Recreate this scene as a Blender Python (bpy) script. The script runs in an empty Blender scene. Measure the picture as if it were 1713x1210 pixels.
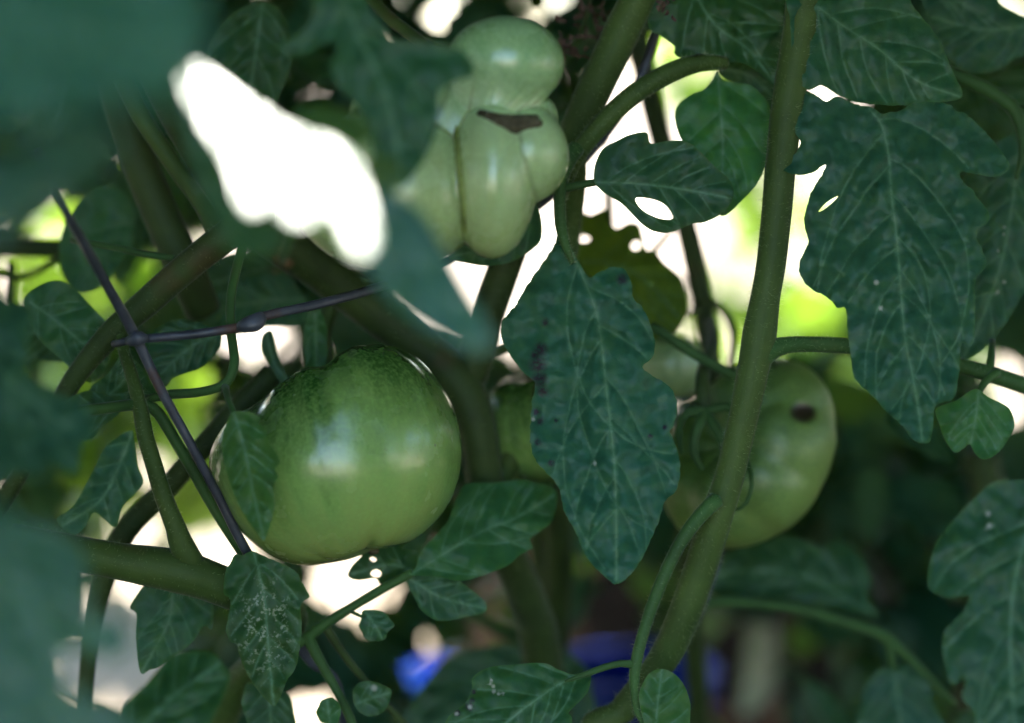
import bpy, math, random
import numpy as np
from mathutils import Vector, Matrix, noise
from mathutils.geometry import delaunay_2d_cdt
from mathutils.bvhtree import BVHTree

random.seed(7)
rng = np.random.default_rng(7)
S = bpy.context.scene
C = S.collection
R = math.radians

# ------------------------------------------------------------------ camera
W, Hh = 1713.0, 1210.0
LENS = 73.5
FPX = W * LENS / 36.0
CAM_Z = 0.60
TILT = R(8)
cam_d = bpy.data.cameras.new('camera')
cam = bpy.data.objects.new('camera', cam_d)
C.objects.link(cam)
cam.location = (0, 0, CAM_Z)
cam.rotation_euler = (R(90) - TILT, 0, 0)
cam_d.lens = LENS
cam_d.sensor_width = 36
cam_d.clip_start = 0.02
cam_d.clip_end = 500
cam_d.dof.use_dof = True
cam_d.dof.focus_distance = 0.735
cam_d.dof.aperture_fstop = 3.6
S.camera = cam
S.render.resolution_x, S.render.resolution_y = 1024, 723

# ------------------------------------------------------------------ light
SUN_EL, SUN_ROT = 56.0, -14.0
w = bpy.data.worlds.new('World')
S.world = w
w.use_nodes = True
nt = w.node_tree
bg = nt.nodes['Background']
sky = nt.nodes.new('ShaderNodeTexSky')
sky.sky_type = 'NISHITA'
sky.sun_disc = False
sky.sun_elevation = R(SUN_EL)
sky.sun_rotation = R(SUN_ROT)
sky.altitude = 100
nt.links.new(sky.outputs[0], bg.inputs[0])
bg.inputs[1].default_value = 0.14
SUN_DIR = Vector((math.sin(R(SUN_ROT)) * math.cos(R(SUN_EL)), math.cos(R(SUN_ROT)) * math.cos(R(SUN_EL)), math.sin(R(SUN_EL))))
sl = bpy.data.lights.new('sun', 'SUN')
sl.energy = 4.5
sl.angle = R(0.53)
sl.color = (1.0, 0.95, 0.86)
sun = bpy.data.objects.new('sun', sl)
C.objects.link(sun)
sun.rotation_euler = SUN_DIR.to_track_quat('Z', 'Y').to_euler()
sun.location = (0, 3, 4)
S.view_settings.view_transform = 'Standard'
S.view_settings.look = 'None'
S.view_settings.gamma = 1
S.view_settings.exposure = 2.5
S.render.engine = 'CYCLES'
S.cycles.use_denoising = True
S.cycles.max_bounces = 6
S.cycles.diffuse_bounces = 4
S.cycles.use_adaptive_sampling = True
S.cycles.adaptive_threshold = 0.03
S.cycles.transparent_max_bounces = 8
S.cycles.sample_clamp_indirect = 8

# ------------------------------------------------------------------ helpers
FWD = Vector((0, math.cos(TILT), -math.sin(TILT)))
UP = Vector((0, math.sin(TILT), math.cos(TILT)))
RT_ = Vector((1, 0, 0))
CAM = Vector((0, 0, CAM_Z))


def P(px, py, d):
    return CAM + FWD * d + RT_ * ((px - W / 2) / FPX * d) - UP * ((py - Hh / 2) / FPX * d)


def tagit(o, label=None, cat=None, group=None, kind=None):
    if label: o['label'] = label
    if cat: o['category'] = cat
    if group: o['group'] = group
    if kind: o['kind'] = kind
    return o


def mesh_obj(name, verts, faces, mat, parent=None, smooth=True, attrs=None, uv=None):
    me = bpy.data.meshes.new(name)
    if parent is not None:
        off = np.array(parent_loc(parent))
        verts = np.asarray(verts, dtype=float) - off
    me.from_pydata([tuple(v) for v in np.asarray(verts, dtype=float)], [], faces)
    if smooth:
        me.polygons.foreach_set('use_smooth', [True] * len(me.polygons))
    for k, v in (attrs or {}).items():
        a = me.attributes.new(k, 'FLOAT', 'POINT')
        a.data.foreach_set('value', np.asarray(v, dtype=np.float32))
    if uv is not None:
        l = me.uv_layers.new(name='UVMap')
        idx = np.empty(len(me.loops), dtype=np.int32)
        me.loops.foreach_get('vertex_index', idx)
        l.data.foreach_set('uv', np.asarray(uv, dtype=np.float32)[idx].ravel())
    me.materials.append(mat)
    me.update()
    o = bpy.data.objects.new(name, me)
    C.objects.link(o)
    if parent is not None:
        o.parent = parent
    return o


def parent_loc(p):
    v = Vector(p.location)
    while p.parent is not None:
        p = p.parent
        v = v + Vector(p.location)
    return v


def empty(name, loc):
    o = bpy.data.objects.new(name, None)
    o.empty_display_size = 0.03
    C.objects.link(o)
    o.location = loc
    return o


# ------------------------------------------------------------------ materials
class NB:
    def __init__(self, name):
        self.m = bpy.data.materials.new(name)
        self.m.use_nodes = True
        self.t = self.m.node_tree
        self.t.nodes.clear()
        self.out = self.n('OutputMaterial')

    def n(self, typ, **kw):
        x = self.t.nodes.new('ShaderNode' + typ)
        for k, v in kw.items():
            setattr(x, k, v)
        return x

    def l(self, a, b):
        self.t.links.new(a, b)

    def attr(self, name):
        return self.n('Attribute', attribute_name=name).outputs['Fac']

    def noise(self, vec, scale, detail=3, rough=0.55, dist=0.0):
        x = self.n('TexNoise')
        x.inputs['Scale'].default_value = scale
        x.inputs['Detail'].default_value = detail
        x.inputs['Roughness'].default_value = rough
        x.inputs['Distortion'].default_value = dist
        if vec is not None: self.l(vec, x.inputs['Vector'])
        return x.outputs['Fac']

    def ramp(self, fac, stops):
        x = self.n('ValToRGB')
        e = x.color_ramp.elements
        while len(e) < len(stops): e.new(0.5)
        for i, (p, c) in enumerate(stops):
            e[i].position = p
            e[i].color = (c[0], c[1], c[2], 1) if hasattr(c, '__len__') else (c, c, c, 1)
        self.l(fac, x.inputs[0])
        return x.outputs[0]

    def mix(self, fac, a, b, typ='MIX'):
        x = self.n('MixRGB', blend_type=typ)
        for v, s in ((fac, 0), (a, 1), (b, 2)):
            if isinstance(v, (int, float)): x.inputs[s].default_value = v
            elif isinstance(v, tuple): x.inputs[s].default_value = (*v, 1)
            else: self.l(v, x.inputs[s])
        return x.outputs[0]

    def math(self, op, a, b=0.0):
        x = self.n('Math', operation=op)
        for v, s in ((a, 0), (b, 1)):
            if isinstance(v, (int, float)): x.inputs[s].default_value = v
            else: self.l(v, x.inputs[s])
        return x.outputs[0]

    def bump(self, h, strength, dist):
        x = self.n('Bump')
        x.inputs['Strength'].default_value = strength
        x.inputs['Distance'].default_value = dist
        self.l(h, x.inputs['Height'])
        return x.outputs[0]

    def pbr(self, col, rough=0.5, spec=0.5, normal=None, sss=0.0, sss_r=None, metallic=0.0, sheen=0.0):
        x = self.n('BsdfPrincipled')
        if isinstance(col, tuple): x.inputs['Base Color'].default_value = (*col, 1)
        else: self.l(col, x.inputs['Base Color'])
        if isinstance(rough, (int, float)): x.inputs['Roughness'].default_value = rough
        else: self.l(rough, x.inputs['Roughness'])
        x.inputs['Specular IOR Level'].default_value = spec
        x.inputs['Metallic'].default_value = metallic
        x.inputs['Sheen Weight'].default_value = sheen
        if sss:
            x.inputs['Subsurface Weight'].default_value = sss
            x.inputs['Subsurface Radius'].default_value = sss_r
            x.inputs['Subsurface Scale'].default_value = 0.01
        if normal is not None: self.l(normal, x.inputs['Normal'])
        return x

    def done(self, sh):
        self.l(sh, self.out.inputs['Surface'])
        return self.m


def leaf_material(name, base, trans, tmix=0.24, rough=0.46, spec=0.36, speck=None, vein=(0.16, 0.33, 0.17), quilt=0.5, blot=None):
    b = NB(name)
    uv = b.n('TexCoord').outputs['UV']
    oi = b.n('ObjectInfo').outputs['Random']
    n1 = b.noise(uv, 3.0, 4)
    dark = tuple(c * 0.78 for c in base)
    lite = (base[0] * 1.7, base[1] * 1.16, base[2] * 0.82)
    col = b.ramp(n1, [(0.3, dark), (0.5, base), (0.75, lite)])
    # slight hue drift from leaf to leaf
    hs = b.n('HueSaturation')
    b.l(b.math('ADD', b.math('MULTIPLY', oi, 0.06), 0.466), hs.inputs['Hue'])
    b.l(b.math('ADD', b.math('MULTIPLY', b.math('FRACT', b.math('MULTIPLY', oi, 7.3)), 0.45), 0.76), hs.inputs['Value'])
    b.l(col, hs.inputs['Color'])
    col = hs.outputs[0]
    # veinlet net
    vo = b.n('TexVoronoi', feature='SMOOTH_F1')
    vo.inputs['Scale'].default_value = 4.2
    vo.inputs['Smoothness'].default_value = 0.35
    wn = b.n('TexNoise')
    wn.inputs['Scale'].default_value = 3.0
    b.l(uv, wn.inputs['Vector'])
    b.l(b.mix(0.35, uv, wn.outputs['Color'], 'ADD'), vo.inputs['Vector'])
    net = b.ramp(vo.outputs['Distance'], [(0.0, 1.0), (0.75, 0.0)])
    col = b.mix(b.math('MULTIPLY', b.attr('vein'), 0.85), col, vein)
    col = b.mix(b.math('MULTIPLY', b.attr('edge'), 0.35), col, (0.12, 0.24, 0.05))
    # pin-prick pale dots
    dn = b.n('TexVoronoi')
    dn.inputs['Scale'].default_value = 9
    b.l(uv, dn.inputs['Vector'])
    col = b.mix(b.ramp(dn.outputs['Distance'], [(0.03, 0.35), (0.05, 0.0)]), col, (0.2, 0.28, 0.2))
    spt = b.math('MULTIPLY', b.attr('spot'), b.ramp(b.noise(uv, 18, 3, 0.6), [(0.38, 0.25), (0.55, 1.0)]))
    col = b.mix(spt, col, (0.045, 0.032, 0.042))
    col = b.mix(b.attr('pale'), col, (0.5, 0.52, 0.42))
    if speck:
        sx, sy, rx, ry = speck
        mp = b.n('Mapping')
        mp.inputs['Location'].default_value = (-sx / rx, -sy / ry, 0)
        mp.inputs['Scale'].default_value = (1 / rx, 1 / ry, 1)
        b.l(uv, mp.inputs['Vector'])
        ln = b.n('VectorMath', operation='LENGTH')
        b.l(mp.outputs[0], ln.inputs[0])
        area = b.ramp(ln.outputs['Value'], [(0.45, 1.0), (1.0, 0.0)])
        big = b.ramp(b.noise(uv, 5.5, 2), [(0.49, 0.0), (0.56, 1.0)])
        fine = b.ramp(b.noise(uv, 17, 3, 0.6), [(0.49, 0.0), (0.55, 1.0)])
        msk = b.math('MULTIPLY', b.math('MULTIPLY', area, big), fine)
        col = b.mix(b.math('MULTIPLY', msk, 0.95), col, (0.36, 0.44, 0.28))
    hgt = b.mix(0.15, net, b.noise(uv, 22, 3))
    nrm = b.bump(hgt, quilt * 0.36, 0.002)
    rg = b.ramp(b.noise(uv, 8, 3), [(0.3, rough - 0.08), (0.7, rough + 0.1)])
    p = b.pbr(col, rg, spec, nrm)
    t = b.n('BsdfTranslucent')
    tc = b.mix(b.math('MULTIPLY', b.attr('vein'), 0.5), b.ramp(n1, [(0.3, tuple(c * 0.7 for c in trans)), (0.7, trans)]), tuple(c * 0.45 for c in trans))
    tc = b.mix(b.attr('spot'), tc, (0.02, 0.012, 0.01))
    b.l(tc, t.inputs['Color'])
    b.l(nrm, t.inputs['Normal'])
    mx = b.n('MixShader')
    mx.inputs[0].default_value = tmix
    b.l(p.outputs[0], mx.inputs[1])
    b.l(t.outputs[0], mx.inputs[2])
    return b.done(mx.outputs[0])


LEAF = leaf_material('tomato_leaf', (0.024, 0.118, 0.055), (0.19, 0.36, 0.03))
LEAF_FRESH = leaf_material('young_tomato_leaf', (0.036, 0.175, 0.042), (0.22, 0.42, 0.035))
LEAF_SPECK = leaf_material('speckled_leaf', (0.022, 0.095, 0.04), (0.19, 0.36, 0.03), speck=(0.7, 1.25, 0.62, 1.0))
LEAF_GLOSS = leaf_material('smooth_leaf', (0.022, 0.105, 0.06), (0.22, 0.40, 0.04), rough=0.40, spec=0.6, quilt=0.35)
LEAF_SUNTINT = leaf_material('sun_tinted_leaf', (0.075, 0.17, 0.03), (0.34, 0.55, 0.04), tmix=0.45)  # lighter, yellower leaf copy with the sunlit look put into its colour


def stem_material(name, base, dark, brown=0.0):
    b = NB(name)
    co = b.n('TexCoord').outputs['Object']
    uv = b.n('TexCoord').outputs['UV']
    n = b.noise(co, 60, 4)
    col = b.ramp(n, [(0.3, dark), (0.7, base)])
    mp = b.n('Mapping')
    mp.inputs['Scale'].default_value = (9, 0.35, 1)
    b.l(uv, mp.inputs['Vector'])
    st = b.noise(mp.outputs[0], 3, 3)
    col = b.mix(b.ramp(st, [(0.5, 0.0), (0.75, 0.5)]), col, dark)
    sc = b.ramp(b.noise(co, 22, 3, 0.6), [(0.62, 0.0), (0.7, 0.25 + brown)])
    col = b.mix(sc, col, (0.13, 0.055, 0.03))
    fz = b.noise(co, 1500, 2)
    nrm = b.bump(b.mix(0.5, fz, st), 0.35, 0.0006)
    p = b.pbr(col, 0.6, 0.3, nrm, sheen=0.12)
    p.inputs['Sheen Roughness'].default_value = 0.4
    return b.done(p.outputs[0])


STEM = stem_material('tomato_stem', (0.085, 0.145, 0.03), (0.045, 0.085, 0.016))
STEM_D = stem_material('old_tomato_stem', (0.065, 0.11, 0.026), (0.034, 0.06, 0.015), 0.1)
PETI = stem_material('petiole_green', (0.06, 0.15, 0.035), (0.036, 0.09, 0.022))


def hair_material():
    b = NB('stem_hair')
    p = b.pbr((0.42, 0.5, 0.3), 0.5, 0.4)
    t = b.n('BsdfTranslucent')
    t.inputs['Color'].default_value = (0.5, 0.6, 0.35, 1)
    m = b.n('MixShader')
    m.inputs[0].default_value = 0.5
    b.l(p.outputs[0], m.inputs[1])
    b.l(t.outputs[0], m.inputs[2])
    return b.done(m.outputs[0])


HAIR = hair_material()


def tomato_material(name, top, mid, low, t0, t1, rough=0.24, coat=0.5):
    b = NB(name)
    co = b.n('TexCoord').outputs['Object']
    th = b.attr('theta')
    cx, cy = b.attr('cphi'), b.attr('sphi')
    cmb = b.n('CombineXYZ')
    b.l(b.math('MULTIPLY', cx, 3.5), cmb.inputs[0])
    b.l(b.math('MULTIPLY', cy, 3.5), cmb.inputs[1])
    b.l(b.math('MULTIPLY', th, 1.6), cmb.inputs[2])
    st = b.noise(cmb.outputs[0], 1.6, 5, 0.6, 0.3)
    mot = b.noise(co, 38, 4, 0.6)
    f = b.math('ADD', th, b.math('MULTIPLY', b.math('SUBTRACT', st, 0.5), 0.5))
    f = b.math('ADD', f, b.math('MULTIPLY', b.math('SUBTRACT', mot, 0.5), 0.24))
    col = b.ramp(f, [(t0, top), ((t0 + t1) / 2, tuple((a * 0.55 + c * 0.45) for a, c in zip(top, mid))), (t1, mid), (0.95, low)])
    sp = b.noise(co, 700, 2)
    col = b.mix(b.ramp(sp, [(0.4, 0.0), (0.75, 0.28)]), col, tuple(min(1, c * 1.5) for c in mid))
    vd = b.n('TexVoronoi')
    vd.inputs['Scale'].default_value = 120
    b.l(co, vd.inputs['Vector'])
    dots = b.math('MULTIPLY', b.ramp(vd.outputs['Distance'], [(0.05, 1.0), (0.09, 0.0)]), b.ramp(b.noise(co, 30, 1), [(0.6, 0.0), (0.66, 0.8)]))
    col = b.mix(dots, col, (0.04, 0.06, 0.02))
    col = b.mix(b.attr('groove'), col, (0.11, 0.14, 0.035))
    col = b.mix(b.attr('spot'), col, (0.035, 0.022, 0.012))
    nrm = b.bump(b.mix(0.5, b.noise(co, 45, 3), b.noise(co, 260, 2)), 0.12, 0.002)
    rg = b.ramp(b.noise(co, 50, 4), [(0.3, rough - 0.06), (0.7, rough + 0.08)])
    p = b.pbr(col, rg, 0.8, nrm, 0.22, (0.5, 0.7, 0.25))
    p.inputs['Coat Weight'].default_value = coat
    p.inputs['Coat Roughness'].default_value = 0.17
    return b.done(p.outputs[0])


TOM = tomato_material('green_tomato_skin', (0.025, 0.10, 0.014), (0.26, 0.44, 0.115), (0.42, 0.52, 0.14), 0.25, 0.58)
TOM_P = tomato_material('pale_tomato_skin', (0.29, 0.50, 0.21), (0.49, 0.68, 0.33), (0.47, 0.60, 0.23), 0.1, 0.4, 0.27)
TOM_R = tomato_material('shoulder_tomato_skin', (0.09, 0.20, 0.045), (0.25, 0.37, 0.095), (0.38, 0.44, 0.12), 0.15, 0.62, 0.42, 0.0)


def simple(name, col, rough=0.5, spec=0.5, var=0.0, scale=60, bump=0.0, metallic=0.0):
    b = NB(name)
    co = b.n('TexCoord').outputs['Object']
    n = b.noise(co, scale, 4)
    c = b.ramp(n, [(0.3, tuple(x * (1 - var) for x in col)), (0.7, tuple(min(1, x * (1 + var)) for x in col))])
    nr = b.bump(n, bump, 0.004) if bump else None
    return b.done(b.pbr(c, rough, spec, nr, metallic=metallic).outputs[0])


def wire_material():
    b = NB('painted_wire')
    co = b.n('TexCoord').outputs['Object']
    n = b.noise(co, 90, 4, 0.6)
    col = b.ramp(n, [(0.35, (0.045, 0.05, 0.066)), (0.65, (0.09, 0.098, 0.125))])
    rust = b.ramp(b.math('ADD', b.math('MULTIPLY', b.attr('rust'), 0.55), b.math('MULTIPLY', b.noise(co, 160, 4, 0.65), 0.6)), [(0.56, 0.0), (0.8, 0.85)])
    col = b.mix(rust, col, (0.14, 0.065, 0.04))
    nr = b.bump(b.noise(co, 400, 3), 0.3, 0.0006)
    return b.done(b.pbr(col, b.ramp(rust, [(0, 0.36), (1, 0.75)]), 0.5, nr).outputs[0])


WIRE = wire_material()
CORK = simple('corky_scar', (0.11, 0.095, 0.055), 0.85, 0.2, 0.5, 300, 0.8)
SEAM = simple('seam_scar', (0.26, 0.34, 0.09), 0.6, 0.3, 0.4, 300, 0.4)
DRY = simple('dried_flower', (0.13, 0.085, 0.06), 0.85, 0.2, 0.4, 300, 0.6)
DRYB = simple('dried_brown', (0.22, 0.11, 0.06), 0.8, 0.2, 0.3, 200, 0.4)
BLUE_SHADE = simple('shaded_blue_plastic', (0.006, 0.03, 0.30), 0.65, 0.15, 0.15, 30, 0.05)  # darker copy of the blue, with shade put into the colour
BLUE_SUN = simple('sunlit_blue_plastic', (0.004, 0.11, 0.60), 0.6, 0.2, 0.1, 30, 0.05)  # brighter copy of the blue, with sunlight put into the colour


# ------------------------------------------------------------------ geometry tools
def cr(pts, closed, spacing):
    """Catmull-Rom through pts (any dimension), resampled about every `spacing` units of the first two."""
    p = np.asarray(pts, dtype=float)
    n = len(p)
    res = []
    rngN = n if closed else n - 1
    for i in range(rngN):
        if closed:
            a, b, c, d = p[(i - 1) % n], p[i], p[(i + 1) % n], p[(i + 2) % n]
        else:
            b, c = p[i], p[i + 1]
            a = p[i - 1] if i else 2 * b - c
            d = p[i + 2] if i + 2 < n else 2 * c - b
        k = max(1, int(round(np.linalg.norm((c - b)[:2]) / spacing)))
        for j in range(k):
            t = j / k
            res.append(0.5 * ((2 * b) + (-a + c) * t + (2 * a - 5 * b + 4 * c - d) * t * t + (-a + 3 * b - 3 * c + d) * t ** 3))
    if not closed: res.append(p[-1])
    return np.array(res)


def inside(pts, poly):
    x, y = pts[:, 0], pts[:, 1]
    c = np.zeros(len(pts), dtype=bool)
    n = len(poly)
    for i in range(n):
        x0, y0 = poly[i, 0], poly[i, 1]
        x1, y1 = poly[i - 1, 0], poly[i - 1, 1]
        if y0 == y1: continue
        c ^= ((y0 > y) != (y1 > y)) & (x < (x1 - x0) * (y - y0) / (y1 - y0) + x0)
    return c


def seg_dist(pts, line):
    """distance of points to a polyline"""
    best = np.full(len(pts), 1e9)
    for i in range(len(line) - 1):
        a, b = line[i], line[i + 1]
        ab = b - a
        L = ab @ ab
        if L < 1e-12: continue
        t = np.clip(((pts - a) @ ab) / L, 0, 1)
        best = np.minimum(best, np.hypot(*(pts - a - t[:, None] * ab).T))
    return best


def side_veins(out, mid, n, ang=52, seed=0):
    r = np.random.default_rng(seed + 900)
    L = np.r_[0, np.cumsum(np.hypot(*np.diff(mid, axis=0).T))]
    tot = L[-1]
    veins = []
    for k in range(n):
        for sgn in (-1, 1):
            s = (0.05 + 0.84 * ((k + (0.3 if sgn > 0 else 0.0) + r.uniform(-.25, .25)) / n)) * tot
            s = min(max(s, 0.02 * tot), 0.92 * tot)
            i = min(np.searchsorted(L, s), len(mid) - 1)
            t = mid[min(i + 2, len(mid) - 1)] - mid[max(i - 2, 0)]
            t = t / (np.linalg.norm(t) + 1e-9)
            a0 = math.atan2(t[1], t[0])
            a = a0 + sgn * R(ang - 14 * k / n + r.uniform(-9, 9))
            bend = r.uniform(.5, 1.9)
            p = mid[i].copy()
            line = [p.copy()]
            for q in range(70):
                p = p + 6 * np.array([math.cos(a), math.sin(a)])
                a -= sgn * R(bend) + R(r.normal(0, 2.0))
                if not inside(p[None], out)[0]: break
                line.append(p.copy())
            if len(line) > 3: veins.append(np.array(line[:-1]))
    return veins


def leaf_core(outline, midrib, nv=6, step=7.0, holes=(), spots=(), pales=(), serr=0.0, seed=0):
    """2D leaf: triangulated blade with midrib and side veins. returns verts2d, tris, attr dict, relief (px), dist to midrib"""
    r = np.random.default_rng(seed)
    out = cr(outline, True, step * 0.7)
    if serr:
        c = out.mean(0)
        ph = np.arange(len(out))
        out = out + (out - c) / (np.linalg.norm(out - c, axis=1)[:, None] + 1e-9) * (np.sin(ph * 1.1 + r.uniform(0, 6)) * serr * 0.5 + r.normal(0, serr * 0.4, len(out)))[:, None]
    mid = cr(midrib, False, 6)
    veins = side_veins(out, mid, nv, seed=seed)
    hp = [cr(h, True, step * 0.6) for h in holes]
    fixed = [out] + hp
    lines = [mid] + veins
    cand = []
    for l_ in lines:
        ll = cr(l_, False, 6) if len(l_) > 1 else l_
        t = np.gradient(ll, axis=0)
        t /= (np.linalg.norm(t, axis=1)[:, None] + 1e-9)
        nn = np.c_[-t[:, 1], t[:, 0]]
        cand += [ll, ll + nn * 2.6, ll - nn * 2.6]
    for (sx, sy, sr) in list(spots) + list(pales):
        an = np.linspace(0, 2 * math.pi, 9)[:-1]
        for f in (0.0, 0.6, 1.0, 1.5):
            cand.append(np.c_[sx + np.cos(an) * sr * f, sy + np.sin(an) * sr * f] if f else np.array([[sx, sy]]))
    lo, hi = out.min(0), out.max(0)
    gx, gy = np.meshgrid(np.arange(lo[0], hi[0], step), np.arange(lo[1], hi[1], step))
    g = np.c_[gx.ravel(), gy.ravel()] + r.uniform(-step * .25, step * .25, (gx.size, 2))
    pts = np.concatenate(cand + [g])
    pts = pts[inside(pts, out)]
    for h in hp: pts = pts[~inside(pts, h)]
    # thin out near duplicates on a hash grid, keep clear of the outline
    dedge = seg_dist(pts, np.vstack([out, out[:1]]))
    for h in hp: dedge = np.minimum(dedge, seg_dist(pts, np.vstack([h, h[:1]])))
    pts = pts[dedge > 1.6]
    seen, keep = set(), []
    for i, q in enumerate(np.floor(pts / 2.2).astype(int)):
        k = (q[0], q[1])
        if k in seen: continue
        seen.add(k)
        keep.append(i)
    pts = pts[keep]
    allv, edges = [], []
    for f in fixed:
        b0 = len(allv)
        allv += [Vector((float(x), float(y))) for x, y in f]
        edges += [(b0 + i, b0 + (i + 1) % len(f)) for i in range(len(f))]
    nb = len(allv)
    allv += [Vector((float(x), float(y))) for x, y in pts]
    v, e, f, ov, oe, of = delaunay_2d_cdt(allv, edges, [], 0, 1e-4)
    V = np.array([[q.x, q.y] for q in v])
    T = np.array([t for t in f if len(t) == 3])
    cen = V[T].mean(1)
    ok = inside(cen, out)
    for h in hp: ok &= ~inside(cen, h)
    T = T[ok]
    edge = np.zeros(len(V))
    for i, src in enumerate(ov):
        if src and min(src) < nb: edge[i] = 1
    dm = seg_dist(V, mid)
    dv = np.full(len(V), 1e9)
    for l_ in veins: dv = np.minimum(dv, seg_dist(V, l_))
    vein = np.clip(np.maximum(np.exp(-(dm / 2.4) ** 2), 0.55 * np.exp(-(dv / 1.8) ** 2)), 0, 1)
    dd = np.minimum(dm, dv)
    relief = 1 - np.exp(-(dd / 9.0) ** 1.6)
    spot = np.zeros(len(V))
    for (sx, sy, sr) in spots: spot = np.maximum(spot, np.clip(1.6 - np.hypot(V[:, 0] - sx, V[:, 1] - sy) / sr, 0, 1))
    pale = np.zeros(len(V))
    for (sx, sy, sr) in pales: pale = np.maximum(pale, np.clip(1.5 - np.hypot(V[:, 0] - sx, V[:, 1] - sy) / sr, 0, 1))
    wob = np.array([noise.noise(Vector((x / 55, y / 55, seed * 3.7))) + 0.45 * noise.noise(Vector((x / 24, y / 24, seed * 1.3 + 9))) + 0.2 * noise.noise(Vector((x / 11, y / 11, seed + 5))) for x, y in V])
    s = V - mid[0]
    ax = mid[-1] - mid[0]
    L = np.linalg.norm(ax) + 1e-9
    along = (s @ ax) / L / L
    return V, T, dict(vein=vein, edge=edge, spot=spot, pale=pale), relief, dm, wob, along


LCOUNT = [0]


def leaf(parent, outline, midrib, d, tx=0.0, ty=0.0, fold=0.12, arch=0.0, mat=None, nv=6, name='leaf', relief=4.6, wob=12.0, label=None, step=7.0, **kw):
    """a leaflet whose outline is given in photo pixels at depth d; tx, ty tilt it, fold bends the halves back, arch bends it lengthwise"""
    LCOUNT[0] += 1
    V, T, at, rel, dm, wb, al = leaf_core(outline, midrib, nv, step, seed=LCOUNT[0], **kw)
    u = d / FPX
    c = V.mean(0)
    dep = d + tx * (V[:, 0] - c[0]) * u + ty * (V[:, 1] - c[1]) * u + fold * dm * u + arch * (al - 0.5) ** 2 * np.ptp(V[:, 1]) * u - rel * relief * u + wb * wob * u
    verts = [P(x, y, q) for (x, y), q in zip(V, dep)]
    faces = [tuple(int(k) for k in t) for t in T]
    if faces:
        a, b_, c_ = (Vector(verts[k]) for k in faces[0])
        if (b_ - a).cross(c_ - a).dot(FWD) > 0: faces = [f[::-1] for f in faces]
    o = mesh_obj(name, verts, faces, mat or LEAF, parent, True, at, (V - V.min(0)) / 100.0)
    if label: o['label'] = label
    return o


def ell(cx, cy, rx, ry, n=14, jit=0.06, seed=1):
    r = np.random.default_rng(seed)
    a = np.linspace(0, 2 * math.pi, n + 1)[:-1]
    k = 1 + r.normal(0, jit, n)
    return np.c_[cx + np.cos(a) * rx * k, cy + np.sin(a) * ry * k]


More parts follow.
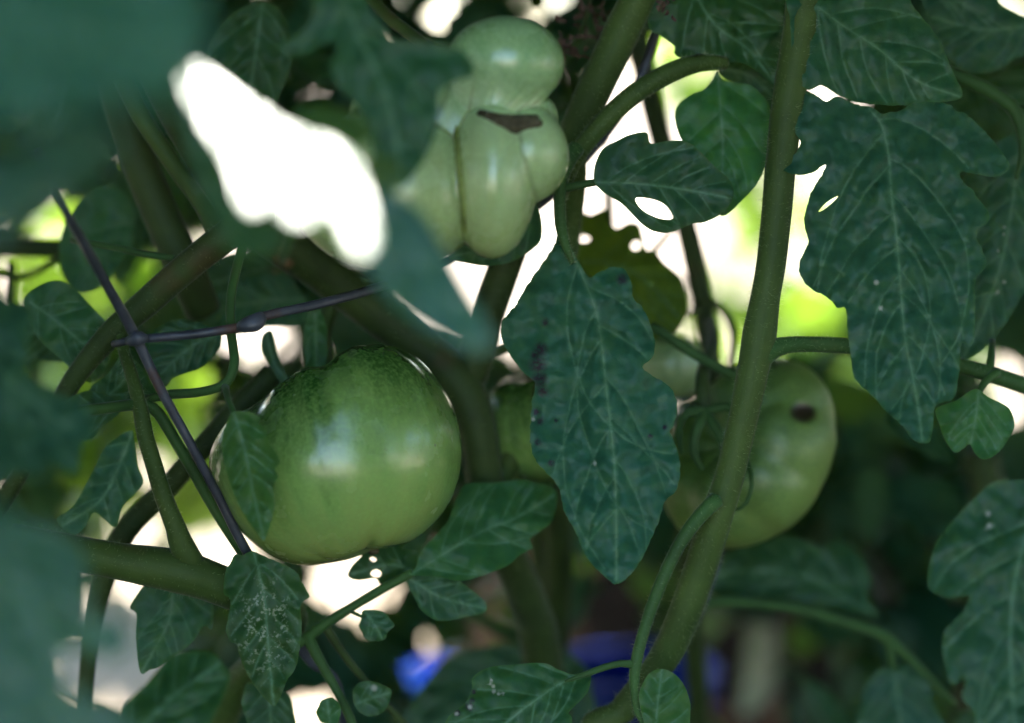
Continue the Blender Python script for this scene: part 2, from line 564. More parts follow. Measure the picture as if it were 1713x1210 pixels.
def tube(name, pts, mat, parent, nseg=14, spacing=0.004, lump=0.04, hairs=0, hair_len=0.0018, rust=None, flat=1.0):
    """pts: list of (Vector, radius)"""
    arr = np.array([[*p, r] for p, r in pts])
    n = len(arr)
    res = []
    for i in range(n - 1):
        b, c = arr[i], arr[i + 1]
        a = arr[i - 1] if i else 2 * b - c
        d = arr[i + 2] if i + 2 < n else 2 * c - b
        k = max(2, min(60, int(np.linalg.norm((c - b)[:3]) / spacing)))
        for j in range(k):
            t = j / k
            res.append(0.5 * ((2 * b) + (-a + c) * t + (2 * a - 5 * b + 4 * c - d) * t * t + (-a + 3 * b - 3 * c + d) * t ** 3))
    res.append(arr[-1])
    q = np.array(res)
    ctr = q[:, :3]
    rad = np.maximum(q[:, 3], 1e-4)
    tan = np.gradient(ctr, axis=0)
    tan /= np.linalg.norm(tan, axis=1)[:, None] + 1e-12
    ref = np.array([0.31, -0.9, 0.3])
    verts, uv = [], []
    seed = random.uniform(0, 50)
    nrm_all = []
    dist = np.r_[0, np.cumsum(np.linalg.norm(np.diff(ctr, axis=0), axis=1))]
    rustv = []
    for i in range(len(ctr)):
        t = tan[i]
        b1 = ref - t * (ref @ t)
        b1 /= np.linalg.norm(b1)
        ref = b1
        b2 = np.cross(t, b1)
        for k in range(nseg):
            an = 2 * math.pi * k / nseg
            dirv = b1 * math.cos(an) * flat + b2 * math.sin(an)
            rr = rad[i] * (1 + lump * noise.noise(Vector(ctr[i] * 70 + dirv * 1.2) + Vector((seed, 0, 0))))
            verts.append(ctr[i] + dirv * rr)
            nrm_all.append(dirv)
            uv.append((k / nseg, dist[i] * 20))
            rustv.append(0 if rust is None else max([max(0, 1 - np.linalg.norm(ctr[i] - np.array(rc)) / rr_) for rc, rr_ in rust] + [0]))
    faces = []
    for i in range(len(ctr) - 1):
        for k in range(nseg):
            k2 = (k + 1) % nseg
            faces.append((i * nseg + k, i * nseg + k2, (i + 1) * nseg + k2, (i + 1) * nseg + k))
    c0, c1 = len(verts), len(verts) + 1
    verts += [ctr[0] - tan[0] * rad[0] * 0.5, ctr[-1] + tan[-1] * rad[-1] * 0.5]
    uv += [(0, 0), (0, dist[-1] * 20)]
    rustv += [0, 0]
    for k in range(nseg):
        k2 = (k + 1) % nseg
        faces.append((k2, k, c0))
        faces.append(((len(ctr) - 1) * nseg + k, (len(ctr) - 1) * nseg + k2, c1))
    o = mesh_obj(name, verts, faces, mat, parent, True, {'rust': rustv} if rust is not None else None, uv)
    if hairs:
        V = np.array(verts[:-2])
        N = np.array(nrm_all)
        hv, hf = [], []
        ids = rng.integers(0, len(V), hairs)
        for i in ids:
            j2 = min(i + nseg, len(V) - 1)
            f1, f2 = rng.random(), rng.random()
            p0 = V[i] + (V[(i - i % nseg) + (i % nseg + 1) % nseg] - V[i]) * f1 + (V[j2] - V[i]) * f2
            nn = N[i] + rng.normal(0, 0.35, 3)
            nn /= np.linalg.norm(nn)
            L = hair_len * rng.uniform(0.35, 1.3)
            sd = np.cross(nn, rng.normal(0, 1, 3))
            sd /= np.linalg.norm(sd) + 1e-9
            sd *= 0.00006
            b0 = len(hv)
            hv += [p0 - N[i] * 0.0004 - sd, p0 - N[i] * 0.0004 + sd, p0 + nn * L]
            hf.append((b0, b0 + 1, b0 + 2))
        h = mesh_obj('fine_hairs', hv, hf, HAIR, o, False)
        h['kind'] = 'stuff'
    return o


def T_(*pts):
    return [(P(x, y, d), r * d / FPX) for x, y, d, r in pts]


def fit_shape(verts2, outline, ctr):
    """scale factor per vertex so the silhouette in the picture plane follows the outline"""
    o = cr(outline, True, 4)
    oa = np.arctan2(o[:, 1] - ctr[1], o[:, 0] - ctr[0])
    orr = np.hypot(o[:, 1] - ctr[1], o[:, 0] - ctr[0])
    i = np.argsort(oa)
    va = np.arctan2(verts2[:, 1], verts2[:, 0])
    vr = np.hypot(verts2[:, 0], verts2[:, 1])
    nb = 180
    bins = ((va + math.pi) / (2 * math.pi) * nb).astype(int) % nb
    sil = np.zeros(nb)
    np.maximum.at(sil, bins, vr)
    ang = -math.pi + (np.arange(nb) + 0.5) / nb * 2 * math.pi
    target = np.interp(ang, np.r_[oa[i] - 2 * math.pi, oa[i], oa[i] + 2 * math.pi], np.r_[orr[i]] .repeat(1).tolist() * 3)
    ratio = target / sil
    k = np.array([1, 2, 3, 2, 1]) / 9
    ratio = np.convolve(np.r_[ratio[-2:], ratio, ratio[:2]], k, 'valid')
    return np.interp(va, np.r_[ang[-1] - 2 * math.pi, ang, ang[0] + 2 * math.pi], np.r_[ratio[-1], ratio, ratio[0]])


def sphere_grid(nt_, npz):
    th = np.linspace(0, math.pi, nt_ + 1)[1:-1]
    ph = np.linspace(0, 2 * math.pi, npz + 1)[:-1]
    A, B = np.meshgrid(th, ph, indexing='ij')
    th_, ph_ = np.r_[0.0, A.ravel(), math.pi], np.r_[0.0, B.ravel(), 0.0]
    F = []
    m = nt_ - 1
    for i in range(m - 1):
        for k in range(npz):
            k2 = (k + 1) % npz
            F.append((1 + i * npz + k, 1 + (i + 1) * npz + k, 1 + (i + 1) * npz + k2, 1 + i * npz + k2))
    last = 1 + m * npz
    for k in range(npz):
        k2 = (k + 1) % npz
        F.append((0, 1 + k, 1 + k2))
        F.append((last, 1 + (m - 1) * npz + k2, 1 + (m - 1) * npz + k))
    return th_, ph_, F


def tomato(c, d, R0, axis, mat, label, flat=0.86, outline=None, furrows=(), dent=0.35, base_dent=0.12, nt_=90, npz=180, spots=()):
    """lobed tomato. c: centre in px, axis: stem direction in picture axes (right, up, towards camera). furrows: (phi deg, depth, width, reach)"""
    th, ph, F = sphere_grid(nt_, npz)
    u = d / FPX
    rad = np.ones_like(th)
    gr = np.zeros_like(th)
    for (f0, dep, wd, reach) in furrows:
        dp = (ph - R(f0) + math.pi) % (2 * math.pi) - math.pi
        tq = th if reach > 0 else math.pi - th
        env = np.exp(-(dp / wd) ** 2) * np.clip(1.15 - tq / abs(reach), 0, 1) * np.sin(np.clip(th, 0, math.pi)) ** 0.25
        rad -= dep * env
    rad += 0.012 * np.array([noise.noise(Vector((math.sin(a) * math.cos(b) * 1.6, math.sin(a) * math.sin(b) * 1.6, math.cos(a) * 1.6 + R0))) for a, b in zip(th, ph)])
    x = rad * np.sin(th) ** 0.92 * np.cos(ph)
    y = rad * np.sin(th) ** 0.92 * np.sin(ph)
    z = flat * rad * (np.cos(th) - dent * np.exp(-(th / 0.42) ** 2) + base_dent * np.exp(-((math.pi - th) / 0.3) ** 2))
    ax = Vector(axis).normalized()
    e1 = Vector((1, 0, 0)) - ax * ax.x
    e1.normalize()
    e2 = ax.cross(e1)
    M = np.array([e1, e2, ax]).T
    q = (M @ np.c_[x, y, z].T).T * R0
    if outline is not None:
        flip = np.c_[q[:, 0], -q[:, 1]]
        k = fit_shape(flip, outline, c)
        q[:, 0] *= k
        q[:, 1] *= k
        q[:, 2] *= np.mean(k)
    spot = np.zeros(len(q))
    for (sx, sy, rx, ry, dp) in spots:
        rr = np.hypot((q[:, 0] + c[0] - sx) / rx, (c[1] - q[:, 1] - sy) / ry)
        front = (q[:, 2] > 0)
        spot = np.maximum(spot, np.clip((1.25 - rr) * 2.2, 0, 1) * front)
        q[:, 2] -= dp * np.exp(-(rr / 1.0) ** 4) * front
    C0 = P(c[0], c[1], d)
    root = empty('tomato', C0)
    tagit(root, label, 'tomato', 'green tomatoes on the vine')
    V = [C0 + RT_ * (a * u) + UP * (b * u) - FWD * (e * u) for a, b, e in q]
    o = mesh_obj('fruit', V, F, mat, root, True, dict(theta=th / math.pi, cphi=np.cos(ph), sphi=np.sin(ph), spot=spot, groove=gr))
    return root, o


def lobed_tomato(c, d, lobes, mat, label, nt_=110, npz=220, p=26):
    """misshapen fruit: union of ellipsoid lobes (x, y, z towards camera, rx, ry, rz in px), seen from a common centre"""
    th, ph, F = sphere_grid(nt_, npz)
    D = np.c_[np.sin(th) * np.cos(ph), np.cos(th), np.sin(th) * np.sin(ph)]
    u = d / FPX
    ts = []
    for (x, y, z, a, b, e) in lobes:
        k = np.array([1 / a, 1 / b, 1 / e])
        o = -np.array([x - c[0], c[1] - y, z]) * k
        dd = D * k
        A = (dd ** 2).sum(1)
        B = (dd * o).sum(1)
        CC = (o @ o) - 1
        disc = B * B - A * CC
        t = np.where(disc > 0, (-B + np.sqrt(np.maximum(disc, 0))) / A, 0.0)
        ts.append(np.maximum(t, 1.0))
    ts = np.array(ts)
    r = (ts ** p).sum(0) ** (1 / p)
    srt = np.sort(ts, axis=0)
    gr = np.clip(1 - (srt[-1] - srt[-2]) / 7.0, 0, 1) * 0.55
    q = D * r[:, None]
    C0 = P(c[0], c[1], d)
    root = empty('tomato', C0)
    tagit(root, label, 'tomato', 'green tomatoes on the vine')
    V = [C0 + RT_ * (a * u) + UP * (b * u) - FWD * (e * u) for a, b, e in q]
    tt = np.clip((q[:, 1].max() - q[:, 1]) / np.ptp(q[:, 1]), 0, 1)
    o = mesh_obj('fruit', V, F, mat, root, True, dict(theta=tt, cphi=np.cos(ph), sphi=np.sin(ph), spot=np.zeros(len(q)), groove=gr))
    return root, o


def surf_depth(o, pts, off=0.0):
    """depth of a built mesh under pixel positions"""
    base = parent_loc(o)
    bv = BVHTree.FromPolygons([Vector(v.co) + base for v in o.data.vertices], [tuple(p.vertices) for p in o.data.polygons])
    res = []
    for (x, y) in pts:
        dr = (P(x, y, 1.0) - CAM)
        hit = bv.ray_cast(CAM, dr.normalized())
        res.append((x, y, (hit[0] - CAM).dot(FWD) - off if hit[0] is not None else None))
    good = [q for q in res if q[2] is not None]
    return good


# ------------------------------------------------------------------ the setting: ground
def ground_material():
    b = NB('sandy_ground')
    co = b.n('TexCoord').outputs['Object']
    n = b.noise(co, 2.2, 6, 0.6)
    f = b.noise(co, 45, 5, 0.65)
    col = b.ramp(b.mix(0.5, n, f), [(0.3, (0.30, 0.23, 0.16)), (0.55, (0.46, 0.38, 0.30)), (0.75, (0.55, 0.47, 0.38))])
    return b.done(b.pbr(col, 0.95, 0.2, b.bump(f, 0.6, 0.02)).outputs[0])


def soil_material():
    b = NB('dark_soil')
    co = b.n('TexCoord').outputs['Object']
    f = b.noise(co, 60, 6, 0.7)
    n = b.noise(co, 9, 4)
    col = b.ramp(b.mix(0.5, n, f), [(0.3, (0.010, 0.0075, 0.0055)), (0.6, (0.028, 0.02, 0.014)), (0.8, (0.075, 0.055, 0.035))])
    return b.done(b.pbr(col, 1.0, 0.0, b.bump(f, 0.9, 0.02)).outputs[0])


def sheet(name, x0, x1, y0, y1, z, mat, n=1, amp=0.0):
    xs, ys = np.linspace(x0, x1, n + 1), np.linspace(y0, y1, n + 1)
    V, F = [], []
    for j in ys:
        for i in xs:
            V.append((i + (amp * 9 * noise.noise(Vector((j * 3, i * 2, 7))) if amp else 0), j, z + amp * noise.noise(Vector((i * 6, j * 6, 3)))))
    for j in range(n):
        for i in range(n):
            a = j * (n + 1) + i
            F.append((a, a + 1, a + n + 2, a + n + 1))
    o = mesh_obj(name, V, F, mat)
    o['kind'] = 'structure'
    return o


sheet('ground', -120, 120, -60, 240, -0.03, ground_material())
sheet('unseen_dark_soil', -1.3, -0.15, -2.6, 1.7, -0.005, soil_material(), 30, 0.02)  # dark sheet added out of view to cut light bounced off the sand
bed = sheet('soil_bed', -0.14, 2.2, -2.6, 3.0, 0.0, soil_material(), 60, 0.02)  # run on behind the camera to darken bounce and reflections

# ------------------------------------------------------------------ plants (roots)
plant_a = empty('tomato_plant', (0.02, 0.90, 0))
tagit(plant_a, 'leaning tomato plant with thick forked stem behind the ribbed green tomato', 'tomato plant', 'tomato plants in the bed')
plant_b = empty('tomato_plant', (0.05, 0.78, 0))
tagit(plant_b, 'tomato plant with upright hairy stem and large drooping leaves beside the holed tomato', 'tomato plant', 'tomato plants in the bed')
plant_c = empty('tomato_plant', (-0.16, 0.80, 0))
tagit(plant_c, 'tomato plant with swollen fuzzy side branch and speckled leaf under the wire cage', 'tomato plant', 'tomato plants in the bed')
plant_d = empty('tomato_plant', (-0.14, 0.50, 0))
tagit(plant_d, 'foremost tomato plant with blurred blue-green leaves, one of them white with sun', 'tomato plant', 'tomato plants in the bed')
plant_e = empty('tomato_plant', (0.10, 1.05, 0))
tagit(plant_e, 'shaded dark tomato plant standing behind the fruit and the wire cage', 'tomato plant', 'tomato plants in the bed')

# ------------------------------------------------------------------ stems
# plant A: thick forked stem
tube('stem', T_((225, 20, .74, 40), (320, 215, .765, 40), (430, 370, .785, 38), (560, 468, .80, 37), (680, 560, .805, 38), (765, 640, .805, 38), (798, 720, .805, 33), (812, 810, .81, 31), (838, 900, .82, 30), (880, 1000, .85, 32), (910, 1120, .88, 34)) + [(Vector((0.03, 0.91, 0.2)), 0.008), (Vector((0.02, 0.90, -0.02)), 0.010)], STEM_D, plant_a, hairs=5000)
tube('stem', T_((890, 290, .80, 26), (866, 380, .80, 27), (845, 445, .80, 28), (818, 520, .803, 28), (795, 600, .805, 30), (780, 650, .808, 26)), STEM_D, plant_a, hairs=2200)
tube('stem', T_((1090, -50, .765, 30), (1066, 0, .768, 30), (1025, 85, .77, 30), (984, 172, .775, 29), (958, 240, .78, 26), (960, 310, .785, 20), (956, 370, .79, 17), (945, 470, .795, 16), (930, 600, .80, 18), (880, 720, .81, 20), (830, 820, .815, 18)), STEM, plant_a, hairs=3600)
tube('petiole', T_((1215, 106, .762, 11), (1170, 105, .76, 15), (1120, 122, .758, 17), (1060, 158, .757, 17), (1010, 205, .757, 17), (975, 245, .758, 16), (952, 285, .762, 14), (938, 330, .765, 11)), STEM, plant_a, hairs=1600)
tube('petiole', T_((966, 246, .752, 14), (948, 272, .75, 14), (938, 305, .748, 12), (936, 340, .746, 10), (938, 375, .745, 10), (944, 405, .744, 8), (958, 440, .743, 4)), PETI, plant_a, hairs=700)
tube('petiole', T_((936, 316, .749, 9), (960, 312, .747, 7), (998, 305, .746, 6), (1040, 306, .744, 2)), PETI, plant_a)
tube('petiole', T_((938, 316, .749, 9), (915, 320, .752, 7), (890, 333, .757, 6), (870, 350, .762, 2)), PETI, plant_a)
# plant B: upright stem right
tube('stem', T_((1352, -60, .748, 32), (1346, 0, .747, 31.5), (1337, 70, .746, 30), (1320, 160, .745, 28), (1307, 270, .745, 26), (1293, 420, .745, 25), (1280, 500, .745, 25), (1270, 560, .745, 29), (1262, 610, .745, 27), (1243, 700, .747, 25), (1222, 790, .75, 25), (1200, 860, .752, 27), (1172, 950, .757, 28), (1138, 1045, .762, 27), (1105, 1110, .767, 25), (1040, 1190, .772, 23), (980, 1260, .775, 22)) + [(Vector((0.045, 0.79, 0.25)), 0.006), (Vector((0.05, 0.78, -0.02)), 0.009)], STEM, plant_b, nseg=18, hairs=9000, hair_len=0.0022)
tube('petiole', T_((1268, 600, .745, 24), (1290, 585, .745, 18), (1320, 577, .747, 14), (1370, 576, .752, 13.5), (1430, 580, .757, 13.5), (1500, 590, .762, 13.5), (1580, 606, .765, 13), (1650, 624, .765, 14), (1720, 648, .765, 14), (1790, 675, .765, 13)), PETI, plant_b, hairs=1500)
tube('petiole', T_((1200, 835, .742, 14), (1172, 862, .74, 13), (1140, 905, .738, 11.5), (1108, 970, .737, 11), (1082, 1040, .736, 10), (1064, 1108, .735, 10), (1061, 1150, .735, 8), (1066, 1190, .735, 6), (1080, 1215, .735, 4)), PETI, plant_b, hairs=900)
tube('petiole', T_((1063, 1113, .735, 8), (1040, 1110, .734, 6), (1010, 1117, .733, 6), (980, 1128, .732, 5), (945, 1140, .731, 2)), PETI, plant_b)
tube('petiole', T_((1668, 624, .762, 9), (1655, 632, .76, 7), (1640, 652, .758, 6), (1630, 690, .756, 2)), PETI, plant_b)
tube('petiole', T_((1655, 622, .764, 8), (1658, 600, .767, 7), (1660, 570, .775, 5)), PETI, plant_b)
tube('petiole', T_((1560, 112, .785, 13), (1620, 135, .782, 12), (1675, 165, .78, 13), (1700, 190, .78, 12), (1712, 240, .78, 8), (1700, 300, .778, 3)), PETI, plant_b)
tube('petiole', T_((1700, 185, .78, 9), (1745, 195, .785, 14), (1800, 220, .79, 16)), PETI, plant_b)
tube('petiole', T_((1160, 1008, .86, 9), (1230, 1008, .865, 9), (1330, 1018, .87, 9), (1420, 1043, .87, 10), (1480, 1065, .87, 10), (1545, 1125, .87, 7), (1600, 1180, .87, 5)), PETI, plant_b)
tube('petiole', T_((1480, 1062, .87, 9), (1490, 1090, .87, 7), (1495, 1120, .87, 5)), PETI, plant_b)
# plant C: left branches
tube('stem', T_((20, 905, .72, 30), (90, 918, .728, 30), (150, 930, .735, 30), (215, 942, .74, 32), (265, 950, .742, 35), (305, 957, .742, 37), (345, 970, .745, 34), (400, 992, .75, 33), (450, 1020, .77, 30), (480, 1060, .79, 28)) + [(Vector((-0.13, 0.80, 0.3)), 0.008), (Vector((-0.16, 0.80, -0.02)), 0.010)], STEM, plant_c, nseg=18, hairs=5000)
tube('stem', T_((325, 950, .742, 22), (305, 915, .738, 21), (293, 880, .736, 17), (275, 835, .735, 15.5), (258, 780, .735, 14.5), (243, 730, .735, 14), (236, 690, .735, 13), (224, 640, .74, 11), (208, 590, .75, 10), (200, 548, .757, 10)), STEM, plant_c, hairs=900)
tube('petiole', T_((110, 690, .715, 9), (170, 684, .725, 10), (215, 678, .735, 10), (245, 678, .74, 10), (266, 693, .742, 10), (296, 742, .744, 10), (330, 800, .747, 10), (368, 865, .75, 10), (405, 925, .752, 9), (430, 970, .755, 8)), PETI, plant_c)
tube('stem', T_((450, 355, .75, 26), (400, 380, .75, 26), (330, 432, .752, 25), (250, 502, .755, 24), (180, 565, .757, 21), (120, 640, .76, 17), (70, 730, .765, 15), (10, 830, .77, 15), (-70, 960, .78, 15)), STEM_D, plant_c, hairs=1500)
tube('stem', T_((180, 100, .80, 28), (205, 190, .80, 29), (232, 270, .80, 30), (265, 350, .80, 31), (305, 440, .80, 32), (340, 520, .81, 30)), STEM_D, plant_c)
tube('stem', T_((205, 130, .77, 17), (240, 200, .77, 16), (290, 275, .77, 15), (340, 345, .765, 15), (365, 395, .76, 18)), STEM, plant_c)
tube('stem', T_((455, 625, .79, 20), (400, 682, .79, 20), (345, 742, .79, 19), (280, 815, .79, 19), (210, 890, .79, 20), (170, 980, .79, 19), (152, 1070, .79, 15), (142, 1165, .79, 13), (135, 1260, .79, 13)), STEM_D, plant_c, hairs=800)
tube('petiole', T_((415, 385, .75, 8), (398, 440, .742, 8), (386, 500, .735, 8), (387, 560, .73, 8), (392, 600, .725, 8), (385, 632, .722, 8), (368, 648, .722, 8), (330, 657, .725, 8), (285, 660, .735, 8), (245, 668, .742, 7)), PETI, plant_c)
tube('petiole', T_((376, 645, .722, 7), (382, 670, .712, 5), (391, 692, .705, 5), (405, 745, .702, 1.5)), PETI, plant_c)
tube('petiole', T_((120, 402, .775, 5), (205, 417, .76, 6), (240, 425, .758, 6), (290, 432, .756, 6)), PETI, plant_c)
tube('petiole', T_((690, 958, .765, 8), (640, 985, .765, 8), (585, 1018, .765, 8), (545, 1043, .765, 9), (512, 1068, .765, 10), (490, 1080, .765, 9)), PETI, plant_c)
tube('petiole', T_((512, 1062, .765, 11), (535, 1105, .765, 9), (560, 1150, .765, 8), (585, 1200, .765, 8), (605, 1260, .765, 8)), PETI, plant_c)
tube('petiole', T_((545, 1050, .77, 8), (575, 1095, .775, 7), (620, 1150, .78, 6), (680, 1215, .785, 6)), STEM_D, plant_c)
tube('petiole', T_((585, 1022, .765, 3), (598, 1028, .76, 3), (612, 1035, .757, 2)), PETI, plant_c)
# dark background stems
tube('stem', T_((1060, 40, .93, 20), (1080, 130, .93, 20), (1105, 230, .93, 20), (1140, 350, .93, 19), (1165, 450, .93, 20), (1180, 540, .93, 19), (1192, 640, .93, 19), (1180, 760, .94, 18), (1150, 900, .95, 18)) + [(Vector((0.10, 1.03, 0.2)), 0.006), (Vector((0.10, 1.05, -0.02)), 0.008)], STEM_D, plant_e)
tube('stem', T_((1020, 240, .95, 9), (1018, 330, .95, 9), (1022, 400, .95, 9), (1030, 500, .95, 9)), STEM_D, plant_e)
tube('stem', T_((1090, 425, .92, 7), (1115, 395, .92, 6), (1140, 360, .92, 6)), STEM_D, plant_e)
tube('stem', T_((1180, 500, .90, 8), (1210, 520, .90, 7), (1228, 560, .90, 7), (1222, 620, .90, 7)), STEM_D, plant_e)
tube('stem', T_((-30, 452, .88, 6), (30, 463, .88, 6), (65, 452, .88, 6), (105, 430, .88, 6), (160, 430, .88, 6)), STEM_D, plant_e)
tube('stem', T_((-20, 412, .9, 16), (60, 415, .9, 16), (140, 415, .9, 15)), STEM_D, plant_e)
tube('stem', T_((20, 440, .89, 8), (18, 520, .89, 8), (35, 600, .89, 8)), STEM_D, plant_e)
tube('petiole', T_((1090, 545, .80, 8), (1130, 572, .80, 9), (1180, 603, .80, 9), (1235, 632, .80, 9)), PETI, plant_e)
tube('stem', T_((930, 820, .95, 24), (935, 950, .97, 25), (925, 1080, 1.0, 26), (900, 1230, 1.03, 24)), STEM_D, plant_e)
tube('stem', T_((890, 860, 1.0, 14), (905, 960, 1.0, 15), (935, 1080, 1.0, 15), (960, 1230, 1.0, 15)), STEM, plant_e)
tube('stem', T_((860, 960, 1.05, 6), (880, 1010, 1.05, 7), (893, 1080, 1.05, 7)), STEM_D, plant_e)
tube('stem', T_((780, 1025, .98, 9), (815, 1042, .98, 9), (845, 1060, .98, 11), (890, 1068, .98, 9)), PETI, plant_e)
tube('stem', T_((1640, 760, 1.0, 30), (1650, 830, 1.0, 28), (1640, 920, 1.0, 28), (1600, 1000, 1.0, 26)), STEM_D, plant_e)

# ------------------------------------------------------------------ leaves with their own shapes
leaf(plant_a, [(934, 392), (952, 411), (970, 441), (985, 463), (1000, 457), (1026, 447), (1046, 452), (1057, 477), (1059, 498), (1077, 518), (1090, 549), (1096, 580), (1090, 600), (1075, 613), (1087, 626), (1113, 641), (1128, 659), (1133, 682), (1128, 708), (1121, 723), (1128, 739), (1137, 769), (1137, 800), (1128, 826), (1113, 838), (1100, 877), (1077, 928), (1057, 959), (1031, 977), (1005, 959), (980, 931), (964, 892), (944, 856), (934, 815), (913, 790), (895, 769), (887, 739), (888, 698), (890, 672), (895, 641), (875, 623), (854, 595), (840, 570), (840, 539), (862, 511), (880, 480), (903, 447), (918, 426), (929, 407)],
     [(944, 395), (970, 452), (1000, 534), (1016, 667), (1028, 780), (1031, 892), (1031, 970)], .735, tx=.05, ty=-.25, fold=.16, nv=7, serr=1.2, step=5.5, wob=17, relief=6.5,
     spots=[(912, 540, 5), (905, 585, 10), (900, 610, 12), (903, 635, 11), (908, 655, 8), (897, 690, 6), (903, 705, 5), (900, 740, 5), (922, 775, 5), (1040, 468, 8), (1088, 730, 4), (1112, 715, 4), (895, 595, 6), (930, 704, 3)],
     pales=[(995, 775, 3), (892, 702, 3)], label='large drooping leaf with dark blotches along one margin')
leaf(plant_b, [(1351, 153), (1367, 161), (1383, 170), (1397, 162), (1409, 164), (1428, 174), (1459, 180), (1473, 190), (1483, 189), (1510, 184), (1528, 172), (1581, 172), (1600, 186), (1615, 190), (1644, 217), (1666, 241), (1687, 272), (1682, 288), (1660, 296), (1631, 291), (1607, 288), (1610, 304), (1626, 317), (1637, 333), (1652, 352), (1654, 370), (1637, 383), (1634, 399), (1644, 420), (1650, 444), (1632, 468), (1631, 505), (1631, 538), (1630, 566), (1622, 578), (1608, 575), (1606, 609), (1602, 637), (1596, 665), (1571, 676), (1563, 687), (1560, 718), (1556, 738), (1543, 742), (1526, 735), (1512, 715), (1484, 690), (1459, 662), (1430, 634), (1423, 597), (1418, 552), (1415, 516), (1402, 516), (1386, 499), (1355, 482), (1341, 465), (1336, 445), (1343, 426), (1352, 405), (1346, 378), (1347, 357), (1356, 325), (1369, 301), (1380, 283), (1380, 275), (1361, 288), (1335, 293), (1310, 285), (1311, 272), (1330, 256), (1339, 238), (1330, 222), (1330, 193), (1338, 158)],
     [(1454, 182), (1475, 211), (1486, 259), (1491, 325), (1498, 378), (1504, 444), (1509, 513), (1515, 575), (1526, 625), (1537, 693), (1543, 738)], .728, tx=-.04, ty=-.22, fold=.10, nv=8, serr=1.0, step=5.5, wob=17, relief=6.5,
     holes=[[(1369, 354), (1384, 338), (1402, 328), (1394, 338), (1378, 351)]], pales=[(1466, 473, 4), (1473, 516, 3)], label='large lobed drooping leaf with a small slit and purplish tip')
leaf(plant_b, [(1326, -40), (1505, -40), (1522, 0), (1534, 19), (1557, 46), (1576, 77), (1592, 116), (1607, 147), (1609, 163), (1588, 170), (1553, 172), (1514, 176), (1480, 176), (1437, 172), (1398, 157), (1375, 143), (1350, 150), (1330, 120), (1322, 40)],
     [(1340, -10), (1410, 43), (1468, 81), (1534, 135), (1605, 162)], .742, tx=.08, ty=-.1, fold=.10, nv=6, serr=.8)
leaf(plant_a, [(1088, -40), (1085, 43), (1105, 60), (1127, 77), (1131, 93), (1166, 103), (1197, 112), (1236, 104), (1267, 120), (1278, 128), (1298, 147), (1317, 130), (1335, 60), (1345, -40)],
     [(1150, -30), (1195, 40), (1250, 82), (1296, 140)], .768, tx=.05, ty=-.1, nv=5, serr=.8)
leaf(plant_a, [(1199, 118), (1207, 132), (1230, 139), (1254, 142), (1278, 163), (1289, 187), (1285, 226), (1282, 271), (1268, 305), (1244, 333), (1212, 361), (1195, 350), (1174, 312), (1157, 264), (1136, 226), (1129, 194), (1136, 174), (1157, 158), (1178, 149), (1192, 132)],
     [(1199, 112), (1205, 174), (1209, 243), (1208, 312), (1212, 358)], .76, tx=-.06, ty=-.2, nv=5, mat=LEAF_FRESH)
leaf(plant_a, [(994, 305), (995, 278), (1008, 250), (1032, 236), (1053, 226), (1081, 222), (1088, 240), (1115, 236), (1143, 236), (1164, 247), (1195, 278), (1223, 305), (1226, 333), (1206, 358), (1178, 372), (1160, 374), (1122, 389), (1094, 387), (1074, 375), (1060, 361), (1039, 340), (1015, 326), (1001, 314)],
     [(994, 305), (1039, 306), (1108, 312), (1178, 323), (1222, 332)], .741, tx=.08, ty=-.06, nv=5, holes=[[(1064, 331), (1094, 334), (1115, 345), (1126, 365), (1108, 367), (1084, 358), (1068, 345)]], label='sideways leaf with a long hole near its lower edge')
leaf(plant_a, [(886, 334), (903, 356), (906, 397), (891, 417), (856, 438), (818, 445), (783, 441), (748, 430), (780, 400), (820, 350), (850, 325)],
     [(893, 332), (860, 370), (820, 410), (752, 431)], .765, tx=-.1, ty=-.1, nv=5)
leaf(plant_c, [(391, 689), (416, 689), (436, 700), (433, 711), (445, 718), (449, 740), (460, 755), (469, 773), (460, 784), (465, 798), (458, 813), (460, 842), (453, 875), (442, 905), (427, 889), (405, 856), (387, 816), (375, 773), (371, 736), (376, 715), (384, 696)],
     [(391, 689), (409, 751), (425, 831), (442, 903)], .697, tx=-.22, ty=-.02, nv=6, mat=LEAF_FRESH, step=5, label='small fresh leaf lying against the ribbed tomato')
leaf(plant_c, [(421, 922), (407, 929), (393, 928), (385, 944), (377, 956), (374, 992), (385, 1003), (382, 1031), (378, 1054), (385, 1073), (396, 1079), (402, 1101), (416, 1132), (435, 1160), (458, 1181), (469, 1166), (480, 1138), (494, 1118), (501, 1087), (505, 1048), (503, 1012), (517, 998), (505, 975), (494, 956), (469, 942), (441, 930)],
     [(424, 922), (441, 992), (447, 1054), (452, 1118), (458, 1179)], .728, tx=.04, ty=-.05, nv=5, mat=LEAF_SPECK, step=5.5, serr=.8, label='leaf stippled with pale mite-like speckles')
leaf(plant_c, [(250, 970), (218, 1014), (228, 1026), (227, 1059), (229, 1093), (236, 1127), (250, 1121), (273, 1113), (320, 1076), (340, 1048), (354, 1054), (357, 1020), (351, 1003), (326, 985), (284, 970)],
     [(290, 972), (284, 1034), (264, 1076), (237, 1125)], .765, tx=.1, ty=-.1, nv=5)
leaf(plant_d, [(205, 1190), (220, 1165), (245, 1143), (284, 1099), (323, 1090), (357, 1093), (374, 1113), (385, 1129), (379, 1155), (365, 1183), (351, 1210), (345, 1245), (200, 1245)],
     [(215, 1240), (290, 1165), (375, 1105)], .655, ty=-.6, nv=4)
